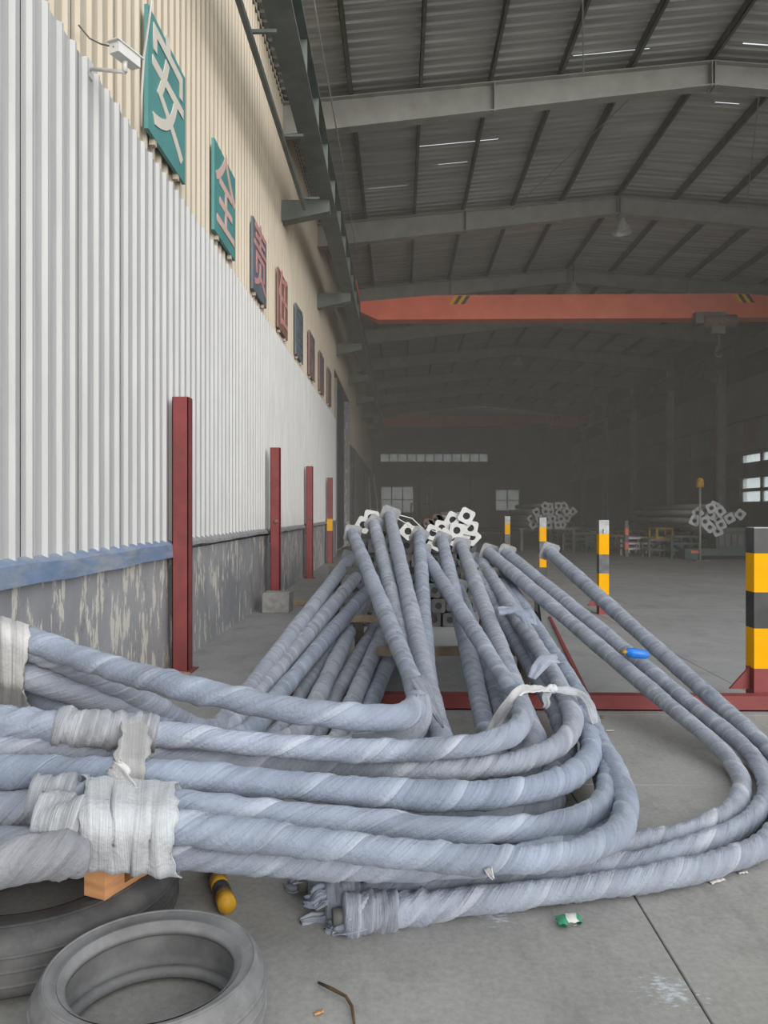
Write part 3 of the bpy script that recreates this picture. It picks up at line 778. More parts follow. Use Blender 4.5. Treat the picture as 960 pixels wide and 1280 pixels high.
for key, ln, sd in (('B', .5, 41), ('E', .155, 42), ('F', .15, 43), ('R1', .12, 44), ('R2', .14, 45), ('R3', .2, 46)):
    C, s, T, r, o_ = POLES[key]
    if key == 'B': sel = (C[:, 0] < -.98) & (C[:, 0] > -1.36) & (s > s[-1] * .5)
    else: sel = s > s[-1] - ln
    Cs = C[sel] - np.array(o_.location)
    me, *_ = wrapped_tube('torn_wrapping', Cs, r + .015, 'wrap_pale' if key in 'BEF' else 'wrap', 0.0, sd, ds=.006, pitch=(.05, .05), rag=5.0, ridge=(.008, .008))
    place('torn_wrapping', me, o_)
# grey bundle whose tip lies on the pallet
C3 = catmull([W(*p) for p in [(-190, 1106, 2.12), (-60, 1089, 2.22), (20, 1076, 2.29), (70, 1068, 2.345), (106, 1062, 2.40)]], 16)
me, C, s, T = wrapped_tube('lamp_pole', C3, 0.062, 'wrap_grey', 0.0, 31, pitch=(0.2, 0.32), rag=0.12, ridge=(0.006, 0.009))
o = place('lamp_pole', me); recenter(o); tag(o, 'grey cloth-wrapped pole tip resting on the wooden pallet', 'lamp pole', 'wrapped bent lamp poles of the big pile')

# ------------------------------------------------------------------ cloth bands and ties
def hull2(P):
    P = sorted(map(tuple, P))
    def half(pts):
        h = []
        for p in pts:
            while len(h) >= 2 and (h[-1][0] - h[-2][0]) * (p[1] - h[-2][1]) - (h[-1][1] - h[-2][1]) * (p[0] - h[-2][0]) <= 0: h.pop()
            h.append(p)
        return h
    a = half(P); b = half(P[::-1]); return a[:-1] + b[:-1]
def at_px(key, px, lo=0.5):
    """point of a pole's arm seen at photo column px (searched along the arm half)"""
    C = POLES[key][0]
    xc = C[:, 0] * CR + C[:, 1] * SR; d = -C[:, 0] * SR + C[:, 1] * CR
    q = 480 + 960 * xc / d
    k0 = int(len(C) * lo); i = k0 + int(np.argmin(np.abs(q[k0:] - px)))
    return C[i]
def band(name, label, keys, cols, mat, seed, extra=0.006, nring=72, wr=0.004, lift=0.0):
    """cloth pulled tight round several arms, one taut outline per column"""
    rg = np.random.default_rng(seed)
    rings = []
    for ci, px in enumerate(cols):
        pc = [at_px(k, px) for k in keys]
        X = np.mean([p[0] for p in pc]) if True else 0
        circ = []
        for k, p in zip(keys, pc):
            rr = POLES[k][3] + 0.006 + extra
            for a in np.linspace(0, 2 * np.pi, 40, endpoint=False): circ.append((p[1] + rr * math.cos(a), p[2] + rr * math.sin(a), p[0]))
        hpts = hull2([(c[0], c[1]) for c in circ])
        hp = np.array(hpts + [hpts[0]]); sl = np.concatenate([[0], np.cumsum(np.linalg.norm(np.diff(hp, axis=0), axis=1))])
        t = np.linspace(0, sl[-1], nring, endpoint=False)
        ring = np.stack([np.interp(t, sl, hp[:, 0]), np.interp(t, sl, hp[:, 1])], 1)
        cen = ring.mean(0); i0 = int(np.argmin(np.abs(np.arctan2(ring[:, 1] - cen[1], ring[:, 0] - cen[0])))); ring = np.roll(ring, -i0, 0)
        # columns differ in x because the arms lie at different distances: use a plane through them
        A_ = np.array([[p[1], p[2], 1] for p in pc]); xs3 = np.array([p[0] for p in pc])
        co, *_ = np.linalg.lstsq(A_, xs3, rcond=1e-3)
        xx = ring @ co[:2] + co[2]
        xx = np.clip(xx, xs3.min() - 0.05, xs3.max() + 0.05)
        rings.append(np.column_stack([xx, ring]))
    R = np.array(rings)
    n = R.shape[0]
    dirs = R[:, :, 1:] - R[:, :, 1:].mean(1, keepdims=True); dirs /= np.linalg.norm(dirs, axis=2, keepdims=True)
    u = np.linspace(0, 1, n)[:, None]; v = np.linspace(0, 1, nring, endpoint=False)[None, :]
    wv = np.zeros((n, nring))
    for q in range(8):
        wv += np.sin(2 * np.pi * (u * rg.uniform(2, 6) + v * rg.integers(-1, 2)) + 1.2 * np.sin(2 * np.pi * v * rg.integers(1, 4) + rg.uniform(0, 6)) + rg.uniform(0, 6)) * rg.uniform(.3, 1)
    R[:, :, 1:] += dirs * (wv * wr * 0.5 + wr)[:, :, None]
    edge = np.sin(2 * np.pi * v[0] * 3 + rg.uniform(0, 6)) * 0.012 + np.sin(2 * np.pi * v[0] * 11) * 0.005
    R[0, :, 0] += edge; R[-1, :, 0] += edge[::-1]
    verts = R.reshape(-1, 3); faces = []
    for i in range(n - 1):
        for k in range(nring):
            faces.append((i * nring + k, i * nring + (k + 1) % nring, (i + 1) * nring + (k + 1) % nring, (i + 1) * nring + k))
    me = bpy.data.meshes.new(name); me.from_pydata(verts.tolist(), [], faces); me.update()
    uvl = me.uv_layers.new(name='UVMap')
    data = []
    for i in range(n - 1):
        for k in range(nring):
            for (a, b) in ((i, k), (i, k + 1), (i + 1, k + 1), (i + 1, k)): data += [a / n * 2.2 + 0.25, b / nring * 4]
    uvl.data.foreach_set('uv', data)
    me.polygons.foreach_set('use_smooth', [True] * len(me.polygons)); me.materials.append(M[mat])
    o = place(name, me); recenter(o)
    sol = o.modifiers.new('thickness', 'SOLIDIFY'); sol.thickness = 0.003; sol.offset = 1
    tag(o, label, 'wrapping', 'white woven bands round the poles')
    return o
def ribbon(name, pts, width, mat, parent=None, seed=0, normal=None, wr=0.004, taper=None, nw=7):
    """crumpled strip of cloth through points"""
    rg = np.random.default_rng(seed)
    C, s = resample(catmull(pts, 16), 0.012); T = np.gradient(C, axis=0); T /= np.linalg.norm(T, axis=1)[:, None]
    n = len(C)
    nv = np.array(normal if normal is not None else (0, -0.7, 0.7)); nv = nv / np.linalg.norm(nv)
    S = np.cross(T, nv); S /= np.linalg.norm(S, axis=1)[:, None]; Nn = np.cross(S, T)
    wv = width if taper is None else np.interp(np.linspace(0, 1, n), np.linspace(0, 1, len(taper)), np.array(taper) * width)
    wv = np.broadcast_to(wv, (n,))
    q = np.linspace(-0.5, 0.5, nw)
    ph = rg.uniform(0, 6, 4)
    h = (np.sin(q[None, :] * 19 + ph[0] + s[:, None] * 4) * 0.6 + np.sin(q[None, :] * 9 + s[:, None] * 23 + ph[1]) * 0.5 + np.sin(s[:, None] * 61 + ph[2] + q[None, :] * 5) * 0.35) * wr
    V = C[:, None, :] + S[:, None, :] * (q[None, :] * wv[:, None])[:, :, None] + Nn[:, None, :] * h[:, :, None]
    faces = [(i * nw + k, i * nw + k + 1, (i + 1) * nw + k + 1, (i + 1) * nw + k) for i in range(n - 1) for k in range(nw - 1)]
    me = bpy.data.meshes.new(name); me.from_pydata(V.reshape(-1, 3).tolist(), [], faces); me.update()
    uvl = me.uv_layers.new(name='UVMap'); data = []
    for i in range(n - 1):
        for k in range(nw - 1):
            for a, b in ((i, k), (i, k + 1), (i + 1, k + 1), (i + 1, k)): data += [0.3 + 0.5 * b / nw, s[a]]
    uvl.data.foreach_set('uv', data)
    me.polygons.foreach_set('use_smooth', [True] * len(me.polygons)); me.materials.append(M[mat])
    o = place(name, me, parent)
    sol = o.modifiers.new('thickness', 'SOLIDIFY'); sol.thickness = 0.004; sol.offset = 0
    return o
def lump(name, c, r, mat, parent=None, seed=0, sq=(1, 1, 1)):
    rg = np.random.default_rng(seed); m = MB(); n1, n2 = 12, 16
    ph = rg.uniform(0, 6, 6)
    for i in range(n1 + 1):
        a = math.pi * i / n1
        for k in range(n2):
            b = 2 * math.pi * k / n2
            rr = r * (1 + 0.16 * math.sin(3 * b + ph[0] + 2 * a) + 0.12 * math.sin(5 * a + ph[1] + b * 2) + 0.08 * math.sin(7 * b + ph[2]))
            m.v.append((c[0] + sq[0] * rr * math.sin(a) * math.cos(b), c[1] + sq[1] * rr * math.sin(a) * math.sin(b), c[2] + sq[2] * rr * math.cos(a)))
    for i in range(n1):
        for k in range(n2):
            m.f.append((i * n2 + k, (i + 1) * n2 + k, (i + 1) * n2 + (k + 1) % n2, i * n2 + (k + 1) % n2))
    return m.build(name, mat, parent, True)

band('wrapping_band', 'wide white woven band round the poles above the pallet', ['E', 'F', 'G'], list(np.linspace(102, 220, 26)), 'wrap_white', 5, extra=.013, wr=0.006)
band('wrapping_band', 'woven white bundle wrap at far left edge by the wall', ['A1', 'L1', 'L2', 'L3'], list(np.linspace(-14, 36, 12)), 'wrap_white', 9, wr=0.005)
band('wrapping_band', 'narrow white strip tied round the second arm, above the wide band', ['B', 'D'], list(np.linspace(150, 188, 9)), 'wrap_white', 12, wr=0.004)
# knot between the strip and the wide band
kn = empty('knotted_strip', WZ(152, 968, .57)); tag(kn, 'white knotted strip end hanging over the wide woven band', 'wrapping', 'white woven bands round the poles')
def rel(o, p): return Vector(p) - o.location
lump('knot', rel(kn, W(150, 965, 2.70)), 0.033, 'wrap_white', kn, 3, (1.1, .8, 1.0))
ribbon('strip', [rel(kn, W(*p)) for p in [(138, 958, 2.67), (150, 975, 2.62), (163, 990, 2.57), (165, 1003, 2.50), (167, 1010, 2.47)]], 0.06, 'wrap_white', kn, 5, (0, -1, .3), .007, [.7, 1.1, 1, .6, .2])
# knotted tie over the elbows
tie = empty('knotted_tie', W(690, 862, 4.4)); tag(tie, 'white cloth tie knotted across the elbows, tail hanging down', 'wrapping', 'white woven bands round the poles')
ribbon('strip', [rel(tie, W(*p)) for p in [(600, 935, 3.98), (617, 908, 3.95), (634, 882, 3.93), (648, 865, 3.95), (668, 861, 4.15), (690, 862, 4.40)]], 0.062, 'wrap_white', tie, 6, (0, -.8, .6), .006, [.6, .9, .8, .9, .7, .5])
ribbon('strip', [rel(tie, W(*p)) for p in [(690, 862, 4.42), (706, 863, 4.42), (722, 866, 4.42), (735, 877, 4.33), (741, 893, 4.22), (744, 905, 4.2)]], 0.06, 'wrap_white', tie, 7, (0, -.8, .6), .005, [.5, .8, .8, .8, .8, .6])
lump('knot', rel(tie, W(690, 861, 4.37)), 0.028, 'wrap_white', tie, 8, (1.3, .9, .8))
ribbon('tail', [rel(tie, W(*p)) for p in [(688, 863, 4.35), (682, 872, 4.33), (684, 880, 4.31), (680, 886, 4.31)]], 0.05, 'wrap_white', tie, 9, (0, -1, .2), .006, [.5, .9, .8, .4])
# loose flap at the topmost elbow
fpl = POLES['A1'][4]
def loc_of(o, p): return Vector(p) - o.location
ribbon('torn_wrapping', [loc_of(fpl, W(*p)) for p in [(520, 846, 3.86), (531, 862, 3.78), (541, 882, 3.72), (551, 903, 3.70), (554, 910, 3.7)]], 0.08, 'wrap', fpl, 10, (.3, -1, .2), .006, [.9, 1, .8, .5, .1])
ribbon('torn_wrapping', [loc_of(fpl, W(*p)) for p in [(528, 868, 3.62), (527, 895, 3.56), (510, 915, 3.54), (470, 923, 3.52), (440, 922, 3.5)]], 0.085, 'wrap', fpl, 11, (0, -1, .25), .004, [.7, 1.2, 1.3, .9, .4])
fc = POLES['C'][4]
ribbon('torn_wrapping', [loc_of(fc, W(*p)) for p in [(622, 763, 5.75), (640, 762, 5.75), (656, 768, 5.65), (664, 780, 5.5)]], 0.11, 'wrap', fc, 12, (0, -.5, .9), .014, [.7, 1, 1.1, .8])
ribbon('torn_wrapping', [loc_of(fc, W(*p)) for p in [(698, 824, 4.95), (684, 824, 4.92), (672, 836, 4.85), (664, 848, 4.8)]], 0.09, 'wrap', fc, 13, (0, -.7, .8), .010, [.8, 1, .9, .6])
ff = POLES['F'][4]
ribbon('torn_wrapping', [loc_of(ff, W(*p)) for p in [(610, 1085, 2.63), (613, 1093, 2.62), (617, 1099, 2.61)]], 0.03, 'wrap_white', ff, 14, (0, -1, 0), .004, [.9, .6, .2])
for key, seed in (('R1', 15), ('R2', 16), ('R3', 17)):
    C, s, T, r, o_ = POLES[key]
    e = Vector(C[-1]); t = Vector(T[-1]); rg = random.Random(seed)
    for k in range(3):
        a = rg.uniform(0, 6.28); off = Vector((0, math.cos(a), math.sin(a))) * r
        p0 = e - t * rg.uniform(.02, .1) + off
        ps = [p0, p0 + t * .045 + off * .15, p0 + t * .07 - off * .1 + Vector((0, 0, -.015)), p0 + t * rg.uniform(.08, .1) + Vector((rg.uniform(-.03, .03), rg.uniform(-.04, .04), -.03))]
        ps = [Vector((p.x, p.y, max(p.z, .008))) for p in ps]
        ribbon('torn_wrapping', [loc_of(o_, p) for p in ps], 0.06, 'wrap', o_, seed * 7 + k, (0, -.6, .8), .012, [1, 1.1, .9, .5])
    p = MB().tube([loc_of(o_, e - t * .02), loc_of(o_, e + t * .035)], .03, 16).build('arm_end', 'steel_dark', o_, True)

# ------------------------------------------------------------------ rack: posts, bollards, beams
WORDS = ['nearest', 'second', 'third', 'farthest']
for i, (px, d, top) in enumerate(((228, 7.27, 2.575), (344.5, 12.4, 2.53), (387, 17.4, 2.53), (412.5, 22.5, 2.5))):
    p = W(px, 640, d)
    r = empty('rack_post', (p.x, p.y, 0))
    tag(r, ('tall red oxide steel post standing nearest the viewer against the plinth', 'tall red oxide post second along the wall, concrete block at its foot', 'tall red oxide post third along the wall', 'tall red post farthest along the wall with yellow marker')[i], 'post', 'tall red posts along the wall')
    w = 0.075
    m = MB()   # channel section, web towards the hall
    m.box((-w, -w, 0), (w, -w + .008, top)).box((-w, w - .008, 0), (w, w, top)).box((w - .008, -w, 0), (w, w, top)).box((-w, -w, 0), (-w + .008, w, top))
    m.build('post', 'red_oxide', r)
    MB().box((-w, -w, top), (w, w, top + .006)).build('cap', 'red_oxide', r)
    MB().box((-w - .03, -w - .05, 0), (w + .05, w + .05, .012)).build('base_plate', 'red_oxide', r)
    MB().box((-.115, -.04, 1.0), (-w, .04, 1.08)).build('wall_bracket', 'steel_dark', r)
    if i in (1, 2):
        MB().lathe([(0, 0), (.035, 0), (.035, .02), (.02, .03), (0, .03)], 10, Matrix.Translation((0.02, -w, 1.35)) @ Matrix.Rotation(math.pi / 2, 4, 'X')).build('bolt', 'rust', r)
    if i == 3: MB().box((-w - .004, -w - .004, .95), (w + .004, w + .004, 1.3)).build('yellow_band', 'yellow', r)
BOLL = ((949, 6.0), (753.5, 11.3), (678, 16.3), (634, 21.5))
for i, (px, d) in enumerate(BOLL):
    p = W(px, 640, d); top = 1.375
    r = empty('bollard_post', (p.x, p.y, 0)); w = 0.072
    tag(r, ('striped yellow and black post at right edge, red brace at its foot', 'striped yellow and black post standing clear on the hall floor', 'striped post rising behind the right poles, third from viewer', 'small striped post farthest from viewer beside white flanges')[i], 'post', 'striped yellow and black posts')
    for z0, z1, mt, nm in ((0, .29, 'red_oxide', 'foot'), (.29, .60, 'yellow', 'yellow_band'), (.60, .88, 'black_worn' if i else 'black', 'black_band'), (.88, 1.18, 'yellow', 'yellow_band'), (1.18, top, 'galv_post' if i else 'black', 'head')):
        MB().box((-w, -w, z0), (w, w, z1)).build(nm, mt, r)
    MB().box((-w, -w, top), (w, w, top + .006)).build('cap', 'galv', r)
    m = MB(); m.poly([(-w, -.012, .12), (-w - .16, -.012, .12), (-w, -.012, .30)]).poly([(-w, .012, .12), (-w, .012, .30), (-w - .16, .012, .12)]).quad((-w - .16, -.012, .12), (-w - .16, .012, .12), (-w, .012, .30), (-w, -.012, .30))
    m.build('brace', 'red_oxide', r)
    if i == 1: MB().box((-.012, -w - .02, 1.19), (.012, -w, 1.25)).build('hook', 'galv', r)
# cross beams on the floor (channels, open upwards)
def beam(x0, x1, y, label, mat='red_oxide'):
    m = MB(); h = .105; w = .10
    m.box((x0, y - w / 2, 0.0), (x1, y + w / 2, .01)).box((x0, y - w / 2, 0), (x1, y - w / 2 + .01, h)).box((x0, y + w / 2 - .01, 0), (x1, y + w / 2, h)).box((x0, y - w / 2, h), (x1, y + w / 2, h + .01))
    o = m.build('rack_beam', mat); recenter(o); tag(o, label, 'beam', 'red floor beams of the pole rack'); return o
b0 = W(949, 640, 6.0)
beam(-1.05, b0.x + .5, 5.88, 'red floor beam under the near poles, ending at the striped post')
ra_ = WZ(687, 772, .0); rb_ = WZ(735, 872, .0)
o = MB().bar((ra_.x, ra_.y, .01), (rb_.x, rb_.y, .01), .035, .02).build('rack_beam', 'red_oxide'); recenter(o); tag(o, 'thin red floor rail running back beneath the right hand poles', 'beam', 'red floor beams of the pole rack')
# long red rail on floor along the bollards
pa = W(747, 640, 10.6); pb = W(684, 640, 15.6)
# timbers
def timber(p, q, w, h, label):
    m = MB().bar(p, q, w, h); o = m.build('timber', 'old_wood'); recenter(o); tag(o, label, 'timber', 'timbers under the poles'); return o
p = W(470, 808, 6.3); q = W(700, 822, 6.3)
timber((p.x, p.y, .36), (q.x, q.y, .36), .07, .07, 'pale timber batten lying across under the middle poles')
for x in (0.2, 1.0):
    o = MB().box((x - .04, 6.2, 0), (x + .04, 6.32, .322)).build('timber_block', 'dark_wood'); recenter(o); tag(o, 'short timber block holding up the %s end of the batten' % ('left' if x < .5 else 'right'), 'timber', 'timbers under the poles')
p = W(425, 779, 7.2); q = W(545, 779, 7.2)
timber((p.x - .3, p.y, .5), (q.x, q.y, .5), .06, .06, 'farther timber batten behind the fanned poles')
o = MB().box((-.42, 7.1, 0), (-.34, 7.22, .468)).build('timber_block', 'dark_wood'); recenter(o); tag(o, 'short timber block under the farther batten', 'timber', 'timbers under the poles')
o = MB().box((0.02, 7.14, 0), (.1, 7.26, .468)).build('timber_block', 'dark_wood'); recenter(o); tag(o, 'timber block at right end of the farther batten', 'timber', 'timbers under the poles')
# trestle carrying the pole heads
def trestle(x0, x1, y, z, label):
    r = empty('steel_trestle', ((x0 + x1) / 2, y, 0)); tag(r, label, 'trestle', 'steel trestles under the pole heads')
    hx = (x1 - x0) / 2
    MB().box((-hx, -.04, z - .08), (hx, .04, z)).build('top_bar', 'steel_dark', r)
    for sx in (-1, 1):
        for sy in (-1, 1): MB().bar((sx * (hx - .1), sy * .02, z - .06), (sx * (hx - .04), sy * .3, 0), .05).build('leg', 'steel_dark', r)
        MB().bar((sx * (hx - .07), -.17, .45), (sx * (hx - .07), .17, .45), .04).build('brace', 'steel_dark', r)
trestle(-.75, .75, 8.1, .92, 'dark steel trestle under the middle pole heads')
trestle(.80, 1.5, 7.9, .93, 'dark steel trestle under the right pole heads')

# ------------------------------------------------------------------ flanged pole stacks
def flanged(name, me_tube, me_plate, p, roll, label, group, yaw=0.0):
    o = place(name, me_tube, None, p, (0, 0, yaw)); tag(o, label, 'pole', group)
    pl = place('base_plate', me_plate, o, (0, 0, 0), (math.pi / 2, roll, 0))
    bd = place('bore', BORE, o, (0, -0.001, 0), (math.pi / 2, 0, 0)); bd.scale = (pl.dimensions[0] / .2 if False else 1,) * 3
    return o
def tube_y(r, L, mat, n=14):
    m = MB(); m.tube([(0, 0.004, 0), (0, L, 0)], r, n, cap=True); return m.mesh('flanged_pole', mat, True)
BORE = MB().lathe([(0, 0), (.05, 0), (.05, .002), (0, .002)], 16).mesh('bore', 'hole')
# near white stack behind the pile
T1 = tube_y(.052, 5.5, 'galv'); P1 = plate_mesh(.185, .045, .014, 'white_plate')
k = 0
for (px, py) in sorted(((541, 666), (552, 660), (566, 650), (571, 663), (577, 655), (583, 645), (588, 660), (564, 672), (578, 671), (556, 671), (590, 671), (454, 656), (464, 647), (510, 664), (545, 678))):
    p = W(px, py, 9.75 + 0.03 * (k % 3)); rl = (0.5, 0.2, 0.75, 0.4)[k % 4]
    if py > 640: flanged('flanged_pole', T1, P1, p, rl, 'white square flange of the stack behind the wrapped pile, %s from the left' % ORD[k], 'white flanged poles behind the pile')
    k += 1
# lower rows added to carry them, coloured dark for the shade behind the pile
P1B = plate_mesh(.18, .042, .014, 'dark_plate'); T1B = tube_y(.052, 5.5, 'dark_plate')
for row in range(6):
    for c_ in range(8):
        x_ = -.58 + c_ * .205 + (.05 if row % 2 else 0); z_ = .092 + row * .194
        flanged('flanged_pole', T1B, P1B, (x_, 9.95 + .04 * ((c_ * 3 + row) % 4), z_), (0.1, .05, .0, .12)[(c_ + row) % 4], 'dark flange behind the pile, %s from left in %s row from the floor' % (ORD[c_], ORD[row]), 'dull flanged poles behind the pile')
for (px, py) in ((537, 656), (548, 650)):
    p = W(px, py, 9.9); m = MB().lathe([(.065, 0), (.075, 0), (.075, 1.5), (.065, 1.5)], 20, Matrix.Rotation(-math.pi / 2, 4, 'X'), True)
    o = m.build('pipe', 'rust', None, True); o.location = p; tag(o, 'open rusty pipe mouth between the poles, ' + ('lower left one' if px < 540 else 'upper right one'), 'pipe', 'rusty pipes')
# thin white straps of plastic tying the plates
for j, seg in enumerate((((500, 644, 8.7), (515, 648, 8.8), (532, 664, 8.9)), ((497, 648, 8.6), (512, 657, 8.8), (526, 660, 8.9)), ((540, 663, 9.72), (552, 668, 9.72), (560, 675, 9.72)))):
    o = MB().tube([W(*q) for q in seg], .006, 6).build('plastic_strap', 'white_plastic'); recenter(o); tag(o, ('upper thin white strap between the highest plates', 'lower thin white strap between the highest plates', 'thin white strap in front of the white flanges')[j], 'strap', 'thin white straps')
# mid hall stack
T2 = tube_y(.10, 7, 'steel_grey', 10); P2 = plate_mesh(.27, .075, .02, 'grey_plate')
GREY_RACK = []
pos2 = []
for row, (n, z, x0) in enumerate(((5, 1.0, 5.05), (6, 1.25, 4.95), (6, 1.5, 5.15), (4, 1.74, 5.4))):
    for i in range(n):
        pos2.append((row, i, x0 + i * .275 + (0.02 if (i + row) % 2 else -.02), z + random.uniform(-.03, .03)))
for (row, i, x, z) in pos2: flanged('flanged_pole', T2, P2, (x, 29 + random.uniform(-.25, .25), z), random.uniform(0, 1.5), 'dull grey flange of the mid hall stack, %s from left in %s row' % (ORD[i], ('lowest', 'second lowest', 'third lowest', 'top')[row]), 'grey flanged poles in mid hall')
for y_ in (29.8, 34.5):
    r = empty('steel_trestle', (5.7, y_, 0)); tag(r, 'low dark rack under the %s end of the mid hall stack' % ('near' if y_ < 30 else 'far'), 'trestle', 'racks in mid hall')
    MB().box((-1.1, -.06, .80), (1.1, .06, .89)).build('top_bar', 'steel_dark', r)
    for sx in (-1, 1): MB().box((sx * 1.0 - .05, -.05, 0), (sx * 1.0 + .05, .05, .8)).build('leg', 'steel_dark', r)
# right stack with pale flanges
T3 = tube_y(.09, 6.5, 'steel_grey', 10); P3 = plate_mesh(.30, .075, .02, 'white_plate')
for k, (px, py) in enumerate(sorted(((868, 651), (872, 641), (881, 652), (888, 643), (889, 635), (893, 633), (900, 639), (898, 650), (887, 659), (901, 656), (912, 648), (925, 643), (897, 664)))):
    p = W(px, py, 24 + random.uniform(-.2, .2)); flanged('flanged_pole', T3, P3, p, random.uniform(.3, 1.2), 'pale square flange of the stack by the right wall, %s from the left' % ORD[k], 'pale flanged poles by the right wall')

# ------------------------------------------------------------------ clutter along the right wall
def frame_rack(name, x0, x1, y0, y1, h, mat, label, levels=2, cat='rack', group='racks along the right wall'):
    r = empty(name, ((x0 + x1) / 2, (y0 + y1) / 2, 0)); tag(r, label, cat, group)
    hx, hy = (x1 - x0) / 2, (y1 - y0) / 2; t = .06
    for sx in (-1, 1):
        for sy in (-1, 1): MB().box((sx * hx - t / 2, sy * hy - t / 2, 0), (sx * hx + t / 2, sy * hy + t / 2, h)).build('leg', mat, r)
    for l in range(levels):
        z = .25 + (h - .3) * l / max(1, levels - 1)
        for sy in (-1, 1): MB().box((-hx, sy * hy - t / 2, z - t / 2), (hx, sy * hy + t / 2, z + t / 2)).build('rail', mat, r)
        for sx in (-1, 1): MB().box((sx * hx - t / 2, -hy, z - t / 2), (sx * hx + t / 2, hy, z + t / 2)).build('rail', mat, r)
    return r
def xy(px, d): p = W(px, 640, d); return p.x, p.y
x, y = xy(910, 24.6)
mach = empty('machine_bed', (x, y, 0)); tag(mach, 'long low green machine bed on the floor under the pale flanges', 'machine')
MB().box((-1.5, -.35, .12), (1.9, .5, .34)).build('bed', 'green_machine', mach)
MB().box((-1.5, -.4, 0), (-1.1, .55, .12)).build('foot', 'green_machine', mach); MB().box((1.3, -.4, 0), (1.8, .55, .12)).build('foot', 'green_machine', mach)
MB().box((-.5, -.3, .34), (.4, .4, .85)).build('housing', 'green_machine', mach)
MB().box((.55, -.3, .34), (1.7, .4, 1.05)).build('housing', 'green_machine', mach)
for i in range(4): MB().box((-.42 + i * .2, -.33, .42), (-.28 + i * .2, -.3, .78)).build('panel', 'steel_dark', mach)
MB().box((.7, -.34, .55), (1.1, -.3, .8)).build('panel', 'galv', mach)
MB().box((-1.3, -.36, .2), (-1.0, -.34, .28)).build('label_plate', 'orange', mach)
MB().box((-.6, .0, .85), (1.7, .4, 1.0)).build('pole_rest', 'steel_dark', mach)
mach.scale = (1, 1, 1)
for y_ in (27.5, 30):
    r = empty('steel_trestle', (10.05, y_, 0)); tag(r, 'dark trestle under the %s part of the pale flanged stack' % ('middle' if y_ < 28 else 'far'), 'trestle', 'racks along the right wall')
    MB().box((-1.2, -.06, .90), (1.2, .06, 1.0)).build('top_bar', 'steel_dark', r)
    for sx in (-1, 1): MB().box((sx * 1.0 - .05, -.05, 0), (sx * 1.0 + .05, .05, .9)).build('leg', 'steel_dark', r)
rk = [(760, 31, 1.6, .75, 'steel_dark'), (790, 29.5, 1.3, .8, 'rust'), (815, 28, 1.2, .85, 'green_machine'), (838, 26.8, 1.2, .9, 'green_machine'), (735, 34, 1.5, .8, 'steel_dark'), (712, 37.5, 1.4, .8, 'rust'), (860, 27.6, 1.2, .95, 'steel_dark')]
desc = ['dark low rack just right of the standing striped post', 'rusty low rack behind the striped post', 'greenish frame rack left of the yellow crate', 'greenish frame rack left of the machine bed', 'dark low rack far along the right side', 'rusty rack farthest along the right side', 'dark rack behind the orange-topped marker pole']
for i, (px, d, w, h, mt) in enumerate(rk):
    x, y = xy(px, d); frame_rack('frame_rack', x - w / 2, x + w / 2, y - .45, y + .45, h, mt, desc[i], 3)
    rg = random.Random(i)
    for j in range(7):
        zz = .32 + rg.random() * (h - .42); xx = x - w / 2 + .08 + (w - .16) * (j + .5) / 7
        m = MB().bar((0, -.9, 0), (0, 1.1, 0), .07, .07) if j % 2 else MB().lathe([(.03, 0), (.045, 0), (.045, 2.0), (.03, 2.0)], 12, Matrix.Translation((0, -.95, 0)) @ Matrix.Rotation(-math.pi / 2, 4, 'X'), True)
        o = m.build('steel_length', ('galv', 'rust', 'steel_grey')[j % 3]); o.location = (xx, y + rg.uniform(-.2, .2), zz)
        tag(o, ORD[j] + ' steel length from left in ' + desc[i], 'steel', 'steel lengths in the racks')
x, y = xy(826, 25.6)
cr = empty('yellow_crate', (x, y, .62), .3); tag(cr, 'small open yellow frame crate on the racks left of the pale flanges', 'crate')
for a, b in (((-.3, -.2), (.3, -.2)), ((.3, -.2), (.3, .2)), ((.3, .2), (-.3, .2)), ((-.3, .2), (-.3, -.2))):
    for z in (.03, .33): MB().bar((*a, z), (*b, z), .05).build('rail', 'yellow_worn', cr)
    MB().bar((*a, 0), (*a, .36), .05).build('upright', 'yellow_worn', cr)
frame_rack('frame_rack', x - .5, x + .5, y - .35, y + .35, .62, 'steel_dark', 'dark stand under the yellow frame crate', 2)
MBx = MB().box((x - .5, y - .35, .60), (x + .5, y + .35, .619)).build('shelf_board', 'old_wood'); recenter(MBx); tag(MBx, 'board on the stand under the yellow crate', 'board')
# marker pole with orange head
x, y = xy(875, 23.6)
mp = empty('marker_pole', (x, y, 0)); tag(mp, 'thin grey marker pole with orange head before the pale flanges', 'pole')
MB().tube([(0, 0, 0), (0, 0, 2.25)], .035, 10).build('shaft', 'galv', mp, True); MB().lathe([(0, 2.25), (.11, 2.25), (.12, 2.36), (.09, 2.52), (0, 2.56)], 14).build('head', 'yellow_worn', mp, True)
MB().box((-.2, -.2, 0), (.2, .2, .04)).build('foot', 'steel_dark', mp)
x, y = xy(783, 26)
sp = empty('marker_pole', (x, y, 0)); tag(sp, 'short orange-banded post beside the standing striped post, deeper in hall', 'pole')
for i in range(5): MB().box((-.06, -.06, i * .24), (.06, .06, i * .24 + .24)).build('band', 'orange' if i % 2 else 'steel_dark', sp)
